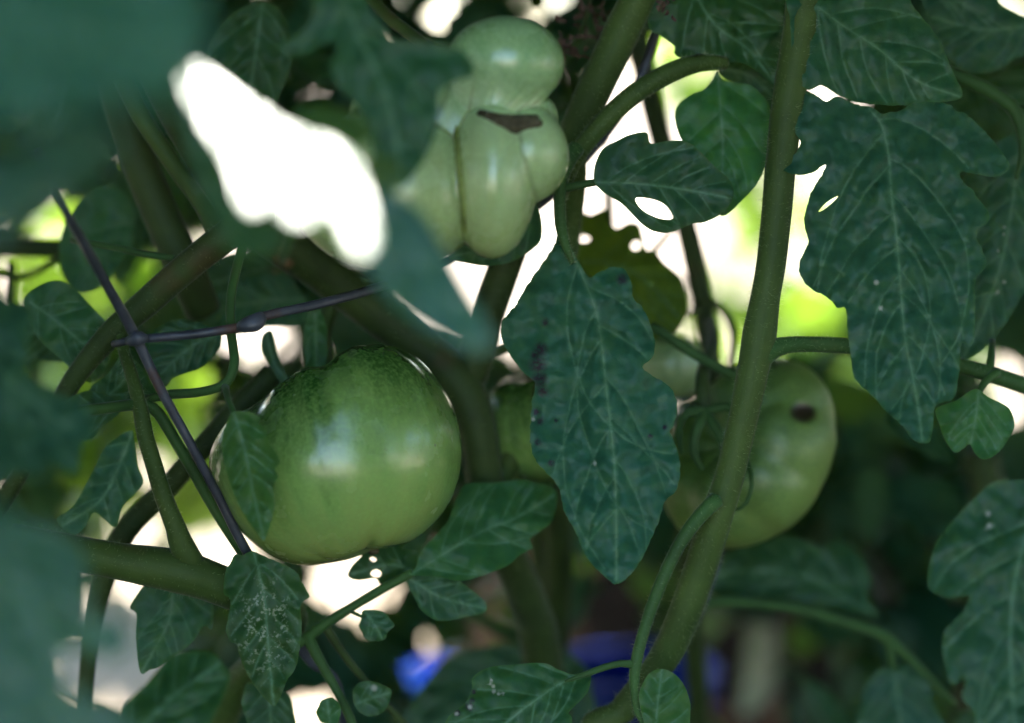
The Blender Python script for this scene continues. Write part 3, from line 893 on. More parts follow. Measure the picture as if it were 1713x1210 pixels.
leaf(plant_c, [(416, 1141), (407, 1160), (404, 1180), (414, 1210), (420, 1245), (492, 1245), (491, 1188), (480, 1160), (450, 1150)],
     [(450, 1140), (452, 1190), (455, 1243)], .775, nv=4)
leaf(plant_c, [(684, 962), (695, 951), (705, 923), (733, 891), (751, 868), (770, 819), (788, 808), (825, 808), (871, 803), (906, 810), (931, 822), (930, 849), (922, 875), (901, 891), (886, 903), (891, 917), (871, 928), (848, 947), (802, 965), (767, 972), (733, 965)],
     [(686, 962), (733, 933), (802, 891), (860, 868), (925, 830)], .775, tx=.12, ty=-.5, nv=6)
leaf(plant_c, [(679, 972), (691, 962), (733, 958), (765, 970), (802, 997), (814, 1011), (811, 1025), (779, 1032), (751, 1038), (728, 1037), (705, 1021), (691, 995)],
     [(684, 968), (740, 1000), (810, 1018)], .77, ty=-.1, nv=4)
leaf(plant_c, [(640, 905), (617, 918), (599, 936), (588, 948), (582, 964), (599, 971), (628, 968), (640, 978), (688, 960), (703, 927), (697, 921), (672, 918), (690, 900), (670, 893)],
     [(690, 955), (650, 945), (590, 960)], .775, nv=3, step=4, holes=[[(618, 935), (624, 932), (630, 937), (625, 940)], [(620, 959), (628, 953), (637, 957), (635, 965), (625, 965)]])
leaf(plant_c, ell(628, 1047, 28, 27, seed=3), [(612, 1026), (630, 1050), (640, 1070)], .757, nv=3, step=5)
leaf(plant_c, ell(550, 1191, 21, 22, seed=4), [(552, 1212), (550, 1190), (548, 1172)], .755, nv=3, step=5, mat=LEAF_FRESH)
leaf(plant_c, ell(622, 1168, 33, 29, seed=5), [(594, 1178), (622, 1168), (650, 1160)], .765, nv=3, step=5, pales=[(626, 1151, 5)])
leaf(plant_b, [(987, 1126), (966, 1127), (957, 1128), (933, 1120), (916, 1111), (893, 1109), (860, 1112), (825, 1115), (802, 1124), (789, 1137), (790, 1152), (779, 1175), (758, 1193), (748, 1204), (740, 1245), (850, 1250), (945, 1250), (957, 1200), (951, 1193), (971, 1172), (983, 1158), (988, 1140)],
     [(987, 1128), (945, 1140), (887, 1178), (846, 1210), (800, 1246)], .726, ty=-.45, tx=.05, nv=6, spots=[(792, 1158, 4), (790, 1172, 4), (785, 1183, 7), (765, 1193, 5)], pales=[(786, 1183, 3.5), (764, 1194, 3), (822, 1138, 2.4), (825, 1148, 3), (826, 1157, 3), (834, 1161, 2.6), (842, 1160, 2), (820, 1145, 2)], label='leaf with a pale bent scratch and brown nibbled margin')
leaf(plant_b, [(1107, 1119), (1088, 1125), (1077, 1140), (1069, 1163), (1072, 1187), (1079, 1215), (1090, 1245), (1145, 1245), (1155, 1190), (1152, 1166), (1144, 1146), (1129, 1128)],
     [(1095, 1243), (1100, 1180), (1107, 1122)], .732, ty=-.1, nv=4, mat=LEAF_FRESH)
leaf(plant_b, [(1638, 652), (1625, 653), (1600, 670), (1566, 684), (1570, 706), (1580, 734), (1597, 757), (1611, 751), (1622, 743), (1631, 759), (1645, 769), (1664, 762), (1684, 740), (1697, 712), (1690, 686), (1676, 675), (1653, 664)],
     [(1638, 652), (1632, 700), (1624, 742)], .748, ty=-.05, nv=4, mat=LEAF_FRESH, step=6)
leaf(plant_d, [(1745, 800), (1713, 803), (1668, 805), (1642, 822), (1611, 853), (1585, 883), (1562, 917), (1552, 978), (1573, 997), (1592, 1001), (1621, 997), (1611, 1024), (1585, 1050), (1576, 1073), (1581, 1115), (1592, 1145), (1615, 1134), (1609, 1168), (1630, 1195), (1640, 1250), (1760, 1250), (1760, 850)],
     [(1740, 830), (1700, 960), (1690, 1080), (1700, 1248)], .665, tx=-.1, ty=-.3, nv=6, pales=[(1653, 860, 4), (1655, 880, 4)], label='broad lobed leaf low beside the soil, softly out of focus')
leaf(plant_b, [(1690, 225), (1713, 222), (1745, 300), (1745, 470), (1713, 492), (1690, 530), (1660, 570), (1630, 595), (1605, 602), (1590, 560), (1600, 450), (1600, 330), (1640, 262)],
     [(1706, 228), (1695, 330), (1675, 440), (1640, 540), (1612, 598)], .785, tx=.1, nv=6, pales=[(1680, 380, 2), (1679, 392, 2), (1670, 420, 2), (1680, 472, 3), (1669, 489, 3)])
leaf(plant_b, [(1540, -40), (1552, 30), (1570, 65), (1600, 112), (1650, 122), (1713, 92), (1760, 60), (1680, 12), (1668, -5), (1640, -40)],
     [(1740, 40), (1650, 50), (1560, 30)], .80, nv=5)
leaf(plant_b, [(1590, 105), (1640, 125), (1713, 110), (1760, 120), (1760, 260), (1713, 230), (1680, 200), (1640, 230), (1600, 190)], [(1600, 120), (1660, 160), (1740, 200)], .86, nv=5)
leaf(plant_e, [(956, 397), (961, 368), (976, 354), (988, 359), (1011, 350), (1017, 368), (1031, 382), (1052, 372), (1069, 376), (1075, 394), (1081, 417), (1096, 419), (1110, 438), (1139, 467), (1150, 514), (1125, 560), (1081, 560), (1040, 500), (993, 470), (966, 432)],
     [(950, 440), (1020, 440), (1080, 470), (1135, 530)], .84, ty=-.9, nv=5, mat=LEAF_SUNTINT, step=5, holes=[[(968, 398), (977, 392), (987, 396), (984, 404), (972, 405)], [(1056, 410), (1064, 403), (1072, 409), (1067, 418), (1058, 417)]], label='leaf coloured as backlit yellow-green, pierced by small round holes')
leaf(plant_a, [(1200, 118), (1210, 105), (1240, 105), (1262, 118), (1275, 130), (1296, 145), (1292, 175), (1280, 165), (1250, 142), (1215, 134)], [(1205, 115), (1250, 125), (1292, 160)], .79, nv=3, step=5)
# upper, out of focus
leaf(plant_a, [(525, 0), (518, 37), (488, 66), (459, 81), (477, 90), (507, 92), (536, 77), (565, 74), (554, 110), (569, 147), (595, 177), (613, 206), (621, 239), (636, 285), (661, 308), (679, 307), (709, 268), (727, 228), (735, 191), (735, 154), (764, 136), (793, 125), (786, 96), (757, 77), (705, 70), (661, 66), (639, 40), (617, 11), (600, -30), (528, -30)],
     [(565, -30), (600, 60), (650, 170), (672, 303)], .60, tx=-.05, ty=-.15, nv=5, label='dark lobed leaf hanging in front of the misshapen tomato')
leaf(plant_c, [(345, 85), (380, 30), (430, 5), (470, 20), (490, 90), (460, 180), (425, 260), (380, 210), (348, 140)], [(440, 0), (425, 110), (405, 240)], .80, nv=5)
white_leaf = leaf(plant_d, [(302, 126), (326, 105), (365, 129), (406, 161), (444, 185), (472, 206), (514, 223), (562, 240), (594, 268), (611, 317), (625, 372), (628, 407), (604, 424), (580, 407), (573, 372), (549, 355), (514, 369), (479, 365), (458, 338), (424, 352), (403, 331), (389, 286), (365, 244), (333, 199), (309, 154)],
     [(315, 120), (400, 215), (490, 290), (600, 410)], .468, tx=.25, ty=-1.9, fold=-.05, relief=3, wob=5, nv=5, mat=LEAF_GLOSS, label='leaf blown out white by direct sun')
leaf(plant_d, [(300, 170), (340, 215), (372, 260), (398, 330), (425, 360), (470, 375), (470, 410), (440, 430), (390, 420), (345, 350), (315, 270)], [(310, 190), (370, 320), (450, 410)], .515, ty=-.4, nv=4, mat=LEAF_GLOSS)
leaf(plant_d, [(600, 330), (650, 325), (700, 350), (740, 410), (780, 480), (815, 540), (825, 575), (805, 592), (775, 585), (720, 555), (655, 508), (615, 450), (600, 390)],
     [(612, 335), (690, 420), (760, 510), (815, 585)], .50, tx=.1, ty=-.4, nv=5, mat=LEAF_GLOSS)
leaf(plant_d, [(495, 190), (530, 175), (575, 185), (620, 205), (625, 230), (590, 245), (540, 225), (505, 210)], [(500, 195), (560, 205), (622, 220)], .53, ty=-.9, nv=3, mat=LEAF_SUNTINT)  # small leaf standing in for a sunlit patch, sunlit tone in its colour
leaf(plant_d, [(605, 275), (630, 262), (665, 270), (672, 300), (655, 325), (620, 322), (603, 300)], [(605, 285), (640, 295), (668, 310)], .54, ty=-.3, nv=3, mat=LEAF_SUNTINT)  # second sunlit patch drawn as a leaf in the sunlit tone
leaf(plant_d, [(-60, -60), (300, -60), (345, 30), (335, 110), (300, 150), (255, 190), (200, 160), (150, 205), (100, 175), (50, 225), (0, 190), (-60, 210)], [(-60, 20), (120, 70), (330, 90)], .37, tx=.25, ty=-1.0, wob=45, nv=5, mat=LEAF_GLOSS, step=9)
leaf(plant_d, [(-60, 290), (40, 250), (120, 212), (200, 228), (185, 280), (120, 325), (60, 360), (-60, 420)], [(-60, 350), (60, 300), (195, 235)], .41, tx=.2, ty=-.5, wob=30, nv=4, mat=LEAF_GLOSS, step=9)
leaf(plant_d, [(-60, 862), (40, 868), (100, 890), (142, 922), (145, 965), (153, 1036), (185, 1029), (210, 1050), (217, 1071), (206, 1100), (181, 1103), (163, 1093), (142, 1089), (117, 1085), (103, 1100), (107, 1135), (131, 1157), (160, 1171), (199, 1185), (220, 1210), (235, 1260), (-60, 1260)],
     [(-60, 900), (40, 1000), (90, 1060), (200, 1075)], .45, tx=.3, ty=-.45, nv=5, mat=LEAF_GLOSS, step=9, label='blurred blue-green leaf low in front of the swollen branch')
leaf(plant_d, [(-60, 490), (20, 508), (52, 520), (45, 600), (60, 640), (100, 658), (150, 685), (158, 720), (135, 755), (130, 795), (85, 780), (60, 800), (30, 790), (-60, 805)], [(-60, 560), (40, 660), (120, 720)], .58, tx=.2, ty=-.6, nv=5)
leaf(plant_c, [(40, 500), (100, 470), (160, 520), (190, 560), (180, 610), (150, 640), (100, 600), (60, 560)], [(50, 505), (110, 550), (175, 610)], .77, nv=4)
leaf(plant_c, [(174, 751), (157, 785), (124, 844), (95, 869), (120, 893), (140, 885), (157, 858), (175, 870), (194, 882), (205, 847), (225, 827), (239, 807), (230, 779), (225, 740), (219, 720), (191, 735)],
     [(222, 722), (195, 790), (165, 840), (105, 880)], .71, tx=-.1, nv=5, step=6)
leaf(plant_c, [(243, 566), (280, 539), (312, 535), (365, 552), (370, 575), (362, 590), (339, 615), (307, 626), (288, 634), (278, 647), (262, 640), (246, 618)], [(372, 556), (320, 580), (270, 625)], .77, nv=5, step=5, relief=9)
leaf(plant_c, [(180, 626), (206, 592), (228, 604), (249, 634), (262, 662), (233, 676), (196, 678), (150, 690), (150, 650)], [(155, 680), (200, 645), (225, 605)], .76, nv=4, step=5)
leaf(plant_e, [(335, 486), (365, 490), (418, 462), (471, 455), (500, 485), (520, 520), (500, 545), (440, 548), (400, 560), (355, 555), (330, 520)], [(510, 500), (440, 505), (345, 520)], .83, nv=5)
leaf(plant_e, [(344, 446), (392, 422), (445, 425), (490, 440), (460, 470), (420, 480), (370, 492), (335, 488)], [(490, 440), (420, 455), (340, 480)], .84, nv=5)
leaf(plant_e, [(1180, 975), (1210, 935), (1260, 912), (1320, 898), (1375, 915), (1400, 905), (1440, 930), (1458, 970), (1452, 1000), (1470, 1030), (1400, 1018), (1300, 1000), (1220, 1005)], [(1475, 1040), (1380, 980), (1300, 955), (1190, 960)], .89, ty=-.4, nv=5)
leaf(plant_e, [(1455, 1135), (1495, 1112), (1550, 1130), (1562, 1180), (1595, 1260), (1435, 1260), (1440, 1180)], [(1495, 1115), (1505, 1190), (1510, 1255)], .87, nv=4)
leaf(plant_e, [(740, 1110), (800, 1085), (880, 1080), (960, 1100), (990, 1150), (970, 1260), (660, 1260), (680, 1190)], [(960, 1110), (860, 1150), (700, 1230)], .92, ty=-.3, nv=4)

leaf(plant_c, [(100, 400), (130, 340), (170, 310), (215, 330), (225, 400), (200, 440), (170, 480), (130, 490), (105, 460)], [(120, 395), (160, 420), (165, 478)], .83, nv=4)
leaf(plant_c, [(10, 535), (60, 500), (75, 482), (110, 520), (140, 545), (130, 600), (60, 605), (0, 600)], [(135, 560), (80, 555), (15, 560)], .80, nv=4)
leaf(plant_c, [(95, 690), (140, 655), (190, 665), (200, 690), (170, 715), (150, 735), (110, 730)], [(195, 680), (150, 690), (105, 710)], .755, nv=4, step=6)

# ------------------------------------------------------------------ tomatoes
main_outline = [(556, 611), (569, 595), (591, 582), (620, 576), (649, 577), (678, 587), (704, 604), (729, 631), (751, 667), (765, 704), (772, 744), (772, 776), (764, 813), (747, 849), (725, 878), (693, 904), (656, 918), (627, 924), (609, 931), (576, 942), (533, 947), (496, 945), (460, 933), (427, 911), (395, 878), (373, 842), (356, 802), (351, 773), (355, 751), (369, 722), (391, 696), (420, 682), (445, 664), (482, 638), (511, 618), (533, 613)]
t1, t1m = tomato((563, 765), .752, 205, (-.22, .95, -.12), TOM, 'large ribbed green tomato with dark green shoulders and pale base', flat=.9, outline=main_outline,
                 furrows=[(-68, .05, .13, -1.2), (-100, .07, .16, 1.1), (-45, .035, .2, 1.3), (-140, .05, .2, 1.5), (-20, .05, .2, 1.8), (40, .06, .2, 2.4), (90, .06, .2, 2.4), (140, .06, .2, 2.4), (-125, .02, .1, -1.0)])
for k, (o_, m_) in enumerate([([(440, 560), (455, 555), (464, 590), (476, 620), (486, 645), (468, 638), (450, 610), (437, 585)], [(447, 558), (458, 605), (484, 642)]),
                              ([(516, 525), (537, 522), (548, 560), (543, 615), (515, 620), (508, 570)], [(527, 525), (528, 570), (530, 618)])]):
    leaf(t1, o_, m_, .785, nv=1, step=5, name='sepal')
tube('pedicel', T_((560, 640, .79, 14), (545, 600, .80, 13), (540, 560, .81, 13), (560, 500, .81, 13)), STEM, t1)
mm = surf_depth(t1m, [(612, 928), (620, 922), (630, 920), (640, 921), (650, 918)], 0.0)
if len(mm) >= 2: tube('blossom_scar', [(P(x, y, d), 6 * d / FPX) for x, y, d in mm], CORK, t1, lump=.5)

t2, t2m = lobed_tomato((775, 265), .70, [(845, 112, 40, 98, 78, 88), (884, 262, 20, 67, 78, 92), (868, 195, -14, 66, 50, 66), (824, 300, 22, 74, 134, 122), (652, 318, 8, 168, 136, 126), (760, 230, -40, 130, 130, 110), (700, 200, -30, 120, 110, 100)], TOM_P,
                       'misshapen pale green tomato with deep folds and a corky scar')
sd = surf_depth(t2m, [(756, 190), (765, 220), (770, 258), (774, 300), (778, 345), (779, 385), (776, 422)], -0.001)
tube('seam', [(P(x, y, d), r * d / FPX) for (x, y, d), r in zip(sd, (3, 7, 9, 8.5, 8, 7, 5))], SEAM, t2, lump=.3)
sd = surf_depth(t2m, [(802, 188), (835, 201), (868, 209), (900, 206), (934, 188)], 0.0)
tube('scar', [(P(x, y, d), r * d / FPX) for (x, y, d), r in zip(sd, (5, 13, 20, 17, 8))], CORK, t2, lump=.9)
tube('pedicel', T_((760, 110, .715, 12), (730, 90, .74, 11), (690, 60, .76, 11), (640, 20, .77, 11), (600, -30, .78, 11)), STEM, t2)

rt_outline = [(1285, 598), (1320, 602), (1350, 615), (1375, 640), (1390, 672), (1396, 705), (1392, 745), (1380, 790), (1358, 835), (1325, 872), (1290, 897), (1250, 912), (1210, 916), (1170, 908), (1135, 885), (1112, 845), (1105, 800), (1112, 750), (1130, 715), (1160, 690), (1185, 650), (1220, 618), (1250, 602)]
t3, t3m = tomato((1250, 765), .835, 155, (-.55, .35, .62), TOM_R, 'green tomato with a dark round hole behind the upright stem', flat=.8, outline=rt_outline,
                 furrows=[(k * 45 + 10, .075, .17, 2.6) for k in range(8)], spots=[(1330, 688, 21, 15, 10)], dent=.45)
for pts in ([(1180, 690, .79, 9), (1165, 720, .785, 9), (1160, 755, .785, 8), (1175, 785, .785, 5)],
            [(1180, 690, .79, 9), (1205, 730, .785, 9), (1215, 770, .785, 7), (1200, 800, .785, 4)],
            [(1180, 690, .79, 9), (1215, 680, .79, 8), (1245, 700, .785, 7)],
            [(1180, 690, .79, 9), (1150, 690, .79, 9), (1135, 720, .79, 6), (1140, 760, .79, 4)],
            [(1225, 745, .785, 7), (1250, 775, .775, 5), (1258, 810, .77, 4), (1248, 842, .77, 4), (1232, 853, .77, 3)]):
    tube('sepal', T_(*pts), PETI, t3)
tube('pedicel', T_((1182, 700, .80, 14), (1175, 660, .80, 13), (1178, 620, .81, 12), (1192, 575, .84, 12), (1188, 540, .90, 11)), STEM_D, t3)

t4, t4m = tomato((915, 705), .825, 108, (-.2, .95, .1), TOM, 'half-hidden green tomato behind the blotched drooping leaf', flat=.95, furrows=[(k * 60, .05, .2, 2.2) for k in range(6)], nt_=60, npz=120)
t5, t5m = tomato((1118, 610), .90, 62, (.1, .9, .2), TOM_P, 'small pale tomato tucked behind the blotched leaf and the dark stem', flat=.95, furrows=[(k * 60, .05, .2, 2.2) for k in range(6)], nt_=50, npz=100)
tube('pedicel', T_((912, 602, .83, 8), (900, 580, .825, 8), (870, 575, .815, 8), (820, 590, .81, 8)), STEM, t4)
tube('pedicel', T_((1122, 552, .90, 6), (1140, 530, .905, 6), (1170, 520, .92, 6)), STEM, t5)

# ------------------------------------------------------------------ dried blossoms (parts of the plant)
def dried(parent, x, y, d, n, size, mat, seed):
    r = np.random.default_rng(seed)
    V, F = [], []
    for k in range(n):
        c0 = np.array(P(x + r.normal(0, size * .4), y + r.normal(0, size * .5), d + r.normal(0, .004)))
        a = r.normal(0, 1, 3); a /= np.linalg.norm(a)
        b_ = np.cross(a, r.normal(0, 1, 3)); b_ /= np.linalg.norm(b_)
        L, wd = size * d / FPX * r.uniform(.4, .9), size * d / FPX * r.uniform(.08, .2)
        cv = np.cross(a, b_)
        i0 = len(V)
        for t in (0, .33, .66, 1):
            q = c0 + a * L * (t - .5) + cv * L * .35 * (t - .5) ** 2 * 4
            ww = wd * (1 - abs(t - .4))
            V += [q - b_ * ww, q + b_ * ww + cv * ww * .6]
        for t in range(3):
            F.append((i0 + 2 * t, i0 + 2 * t + 1, i0 + 2 * t + 3, i0 + 2 * t + 2))
    return mesh_obj('dried_blossom', V, F, mat, parent)


dried(plant_a, 955, 75, .79, 26, 34, DRY, 1)
dried(plant_a, 985, 25, .80, 22, 36, DRY, 2)
dried(plant_a, 1110, 12, .76, 14, 22, DRY, 3)
dried(plant_c, 470, 442, .64, 9, 26, DRYB, 4)
tube('petiole', T_((955, 75, .79, 4), (975, 45, .795, 4), (985, 10, .80, 4), (990, -40, .80, 4)), STEM_D, plant_a)
tube('petiole', T_((490, 385, .62, 9), (482, 410, .63, 8), (472, 440, .64, 5)), PETI, plant_d)
tube('petiole', T_((640, 150, .78, 5), (700, 60, .78, 4), (730, 75, .78, 4), (790, 80, .78, 4), (830, 60, .78, 4)), STEM_D, plant_a)

# foreground plant's own stalks (mostly outside the frame)
tube('stem', [(Vector((-0.14, 0.50, -0.02)), 0.008), (Vector((-0.16, 0.47, 0.2)), 0.008), (P(-150, 700, .50), 0.006), (P(-120, 300, .48), 0.006), (P(-60, -80, .46), 0.005)], STEM, plant_d)
tube('petiole', [(P(-120, 300, .48), 0.003), (P(60, 60, .45), 0.0025), (P(200, 70, .44), 0.0022), (P(300, 105, .46), 0.002), (P(320, 120, .487), 0.0016)], PETI, plant_d)
tube('petiole', [(P(-120, 420, .48), 0.003), (P(-60, 350, .42), 0.0022)], PETI, plant_d)
tube('petiole', [(P(-150, 800, .50), 0.003), (P(-60, 900, .44), 0.0022)], PETI, plant_d)
tube('petiole', [(P(-150, 620, .50), 0.003), (P(-60, 560, .57), 0.0022)], PETI, plant_d)
tube('petiole', [(P(1085, -75, .768), 0.003), (P(900, -190, .72), 0.0026), (P(660, -150, .64), 0.0024), (P(575, -70, .605), 0.002), (P(572, -10, .60), 0.0016)], PETI, plant_a)

# ------------------------------------------------------------------ tomato cage
cage = empty('tomato_cage', (-0.05, 0.76, 0))
tagit(cage, 'rusting dark wire tomato cage with welded rings around the stems', 'tomato cage')
JR = [(P(395, 547, .722), .012), (P(445, 528, .727), .010), (P(380, 549, .722), .008)]
tube('upright_wire', T_((60, 250, .64, 8), (100, 335, .655, 8), (165, 452, .69, 8.5), (226, 562, .717, 9), (268, 650, .722, 8.5), (320, 745, .728, 8), (370, 840, .735, 8), (412, 922, .742, 8), (510, 1095, .772, 8), (575, 1210, .785, 8)) + [(Vector((-0.07, 0.80, 0.2)), 0.0017), (Vector((-0.06, 0.80, -0.03)), 0.0017)], WIRE, cage, 10, rust=[(P(260, 640, .72), .01)])
tube('ring_wire', T_((190, 576, .726, 6), (230, 568, .72, 7), (320, 560, .72, 7.5), (404, 547, .722, 8), (425, 540, .723, 8)), WIRE, cage, 10, rust=JR)
tube('ring_wire', T_((412, 549, .716, 7), (440, 530, .724, 8), (540, 507, .735, 8), (640, 478, .755, 8), (760, 430, .785, 8), (890, 352, .80, 8), (955, 293, .80, 8), (1035, 195, .80, 8), (1080, 110, .80, 8), (1120, -20, .80, 8)), WIRE, cage, 10, rust=JR)
tube('weld_joint', T_((402, 548, .717, 9), (414, 545, .715, 12), (424, 541, .715, 13), (434, 535, .716, 11), (440, 531, .718, 8)), WIRE, cage, 10, lump=.5, rust=[])
tube('weld_joint', T_((214, 572, .716, 8), (230, 567, .714, 12), (241, 565, .716, 9)), WIRE, cage, 10, lump=.4, rust=[])
tube('ring_wire', T_((1215, 880, .84, 8), (1195, 950, .84, 8), (1165, 1030, .83, 8), (1115, 1108, .82, 8), (1020, 1207, .80, 9), (920, 1290, .80, 9)), WIRE, cage, 10, rust=[])

# ------------------------------------------------------------------ generic leaflets for the shaded mass behind
GEN = []
for gi in range(5):
    r = np.random.default_rng(100 + gi)
    n = 26
    pts = []
    for k in range(n):
        t = k / (n - 1)
        wv = 78 * (math.sin(math.pi * min(1, t * 1.0) ** 0.75) ** 0.8) * (1 - .25 * t) * (1 + .16 * math.sin(t * 17 + r.uniform(0, 6)) * (1 - t)) + 1.5
        pts.append((wv + r.normal(0, 2.5), t * 290))
    pts2 = [(-a * r.uniform(.85, 1.12), b + r.normal(0, 4)) for a, b in pts[1:-1]]
    ol = pts + pts2[::-1]
    V, T, at, rel, dm, wb, al = leaf_core(ol, [(0, 0), (4, 100), (-4, 200), (0, 290)], 6, 13, seed=50 + gi)
    u = .00021
    z = rel * 5 * u - (dm * (.2 + .1 * gi % .3)) * u + wb * 12 * u - (al - .2) ** 2 * .018
    me_v = np.c_[V[:, 0] * u, V[:, 1] * u, z]
    tmp = mesh_obj('leaf', me_v, [tuple(int(k) for k in t) for t in T], LEAF, None, True, at, (V - V.min(0)) / 100.0)
    GEN.append(tmp.data)
    bpy.data.objects.remove(tmp)

GAPS = [(1115, 130, 75, 55), (1060, 230, 70, 70), (1000, 340, 70, 60), (1240, 400, 95, 120), (1160, 180, 45, 60), (1350, 300, 40, 60), (1345, 500, 70, 80), (1385, 165, 25, 18), (1465, 185, 20, 12), (1435, 650, 45, 30), (1690, 640, 30, 60),
        (770, 470, 70, 60), (855, 500, 40, 80), (920, 365, 25, 45), (1110, 400, 60, 30), (1100, 610, 40, 60), (1210, 560, 50, 60), (590, 540, 30, 20), (730, 430, 30, 20),
        (90, 370, 28, 38), (45, 465, 45, 50), (168, 530, 18, 38), (112, 635, 35, 28), (310, 640, 30, 18), (255, 775, 38, 60), (325, 840, 55, 70), (380, 920, 35, 35), (212, 930, 18, 45), (430, 555, 35, 30), (360, 430, 35, 25), (235, 460, 20, 25),
        (590, 972, 46, 38), (150, 1110, 65, 65), (245, 1140, 25, 35), (500, 1205, 35, 25), (248, 270, 12, 45), (140, 775, 22, 45), (690, 910, 25, 20), (890, 920, 40, 60), (722, 1126, 40, 26), (200, 1000, 30, 60), (300, 690, 30, 20),
        (965, 15, 14, 10), (765, 20, 15, 15), (1690, 10, 25, 20), (30, 265, 12, 12), (1010, 1110, 75, 70), (1220, 1080, 40, 90)]


def pix(v):
    q = Vector(v) - CAM
    dd = q.dot(FWD)
    return W / 2 + q.x / dd * FPX, Hh / 2 - q.dot(UP) / dd * FPX


def in_gap(x, y, m):
    return any(((x - a) / (b_ + m)) ** 2 + ((y - b2) / (c_ + m)) ** 2 < 1 for a, b2, b_, c_ in GAPS)


def put_leaf(parent, p, rot, sc, mi):
    o = bpy.data.objects.new('leaf', GEN[mi])
    C.objects.link(o)
    o.parent = parent
    o.location = Vector(p) - parent_loc(parent)
    o.rotation_euler = rot
    o.scale = (sc, sc, sc)
    return o


random.seed(21)
cnt = 0
tries = 0
while cnt < 270 and tries < 12000:
    tries += 1
    x, y = random.uniform(-60, 1770), random.uniform(-60, 800 if random.random() < .8 else 1250)
    d = random.uniform(.90, 1.3)
    sc = random.uniform(.7, 1.2) if cnt < 110 else random.uniform(.35, .7)
    rot = (R(random.uniform(200, 300)), R(random.uniform(-35, 35)), R(random.uniform(-70, 70)))
    M = Matrix.LocRotScale(P(x, y, d), None, None) @ __import__('mathutils').Euler(rot).to_matrix().to_4x4() @ Matrix.Scale(sc, 4)
    bad = False
    for (lx, ly) in ((0, 0), (0, .03), (0, .06), (.016, .015), (-.016, .015), (.016, .035), (-.016, .035)):
        q = M @ Vector((lx, ly, 0)) - CAM
        dd = q.dot(FWD)
        if in_gap(W / 2 + q.x / dd * FPX, Hh / 2 - q.dot(UP) / dd * FPX, 4):
            bad = True
            break
    if bad: continue
    put_leaf(plant_e, P(x, y, d), rot, sc, random.randrange(5))
    cnt += 1

# ------------------------------------------------------------------ foliage masses (unseen overhead and side shade, bushes behind)
def leaf_cloud(name, centers, size, mat, parent=None, seed=1, flat=.5, clear=0.0, gaps=False):
    """many small pointed leaf blades in one mesh"""
    r = np.random.default_rng(seed)
    n = len(centers)
    t = np.array([[0, 0, 0], [.30, .22, -.03], [.36, .5, -.02], [.2, .8, -.06], [0, 1, -.14], [-.2, .8, -.06], [-.36, .5, -.02], [-.30, .22, -.03], [0, .5, .05]])
    fc = [(0, 1, 8), (1, 2, 8), (2, 3, 8), (3, 4, 8), (4, 5, 8), (5, 6, 8), (6, 7, 8), (7, 0, 8)]
    V, F = [], []
    for i, c in enumerate(centers):
        e = __import__('mathutils').Euler((r.normal(0, flat), r.normal(0, flat), r.uniform(0, 6.28))).to_matrix()
        k = size * r.uniform(.6, 1.3)
        b0 = len(V)
        M = np.array(e)
        bl = (t * k) @ M.T + c
        if clear and not lit_ok(bl, clear): continue
        if gaps and any(in_gap(*pix(v), 3) for v in bl[:8]): continue
        V += list(bl)
        F += [tuple(b0 + q for q in f) for f in fc]
    V = np.array(V)
    uv = V[:, :2] * 10
    z = np.zeros(len(V))
    return mesh_obj(name, V, F, mat, parent, True, dict(vein=z, edge=z, spot=z, pale=z), uv)


def sun_plane(p, z):
    p = Vector(p)
    k = (z - p.z) / SUN_DIR.z
    return p + SUN_DIR * k


# openings cleared in the unseen foliage so the sun reaches the white leaf
LIT = np.array([tuple(Vector(v.co) + parent_loc(white_leaf)) for v in white_leaf.data.vertices][::9] + [tuple(P(560, 205, .53)), tuple(P(640, 295, .54))])
SD = np.array(SUN_DIR)


def lit_ok(bl, m):
    q = bl[:, None, :] - LIT[None, :, :]
    k = q @ SD
    off = np.linalg.norm(q - k[..., None] * SD, axis=2)
    return not np.any((k > 0) & (off < m))


r = np.random.default_rng(5)
cc, small = [], []
while len(cc) < 7500:
    c = np.array([r.uniform(-.8, .8), r.uniform(.38, 2.05), 0])
    base = max(.735, .62 + .04 * c[1])
    c[2] = base + abs(r.normal(0, .16)) + .02
    cc.append(c)
r2 = np.random.default_rng(9)
for k in range(6000):
    p = LIT[r2.integers(len(LIT))] + SD * r2.uniform(.2, .55) + r2.normal(0, .05, 3)
    if p[2] > .74: small.append(p)
canopy = leaf_cloud('tomato_shade_canopy', cc, .085, LEAF, seed=6, clear=.011)  # unseen canopy, its leaves placed and cleared to steer sun and shade
shade_filler = leaf_cloud('shade_filler_leaves', small, .024, LEAF, seed=8, clear=.007)  # unseen leaves added to close sun leaks around the cleared opening
tagit(shade_filler, 'small unseen leaves added overhead to block stray sun', 'foliage', kind='stuff')
tagit(canopy, 'dense unseen tomato foliage overhead, shaped to shade the fruit', 'foliage', kind='stuff')

# unseen leaf masses added on both sides to narrow the sky light
for sgn, lab in ((-1, 'unseen leaf mass added beside the sunlit leaf to block light'), (1, 'unseen leaf mass added beside the large lobed leaf to block light')):
    r = np.random.default_rng(40 + sgn)
    cs = []
    while len(cs) < 1900:
        yy = r.uniform(.03 if sgn < 0 else -.2, 1.8)
        lim = .12 + .27 * max(yy, .35)
        cs.append(np.array([sgn * (lim + .04 + abs(r.normal(0, .22))), yy, r.uniform(.02, 1.15)]))
    o = leaf_cloud('side_shade_foliage', cs, .09, LEAF, seed=60 + sgn, flat=1.0, clear=.011)
    tagit(o, lab, 'foliage', kind='stuff')

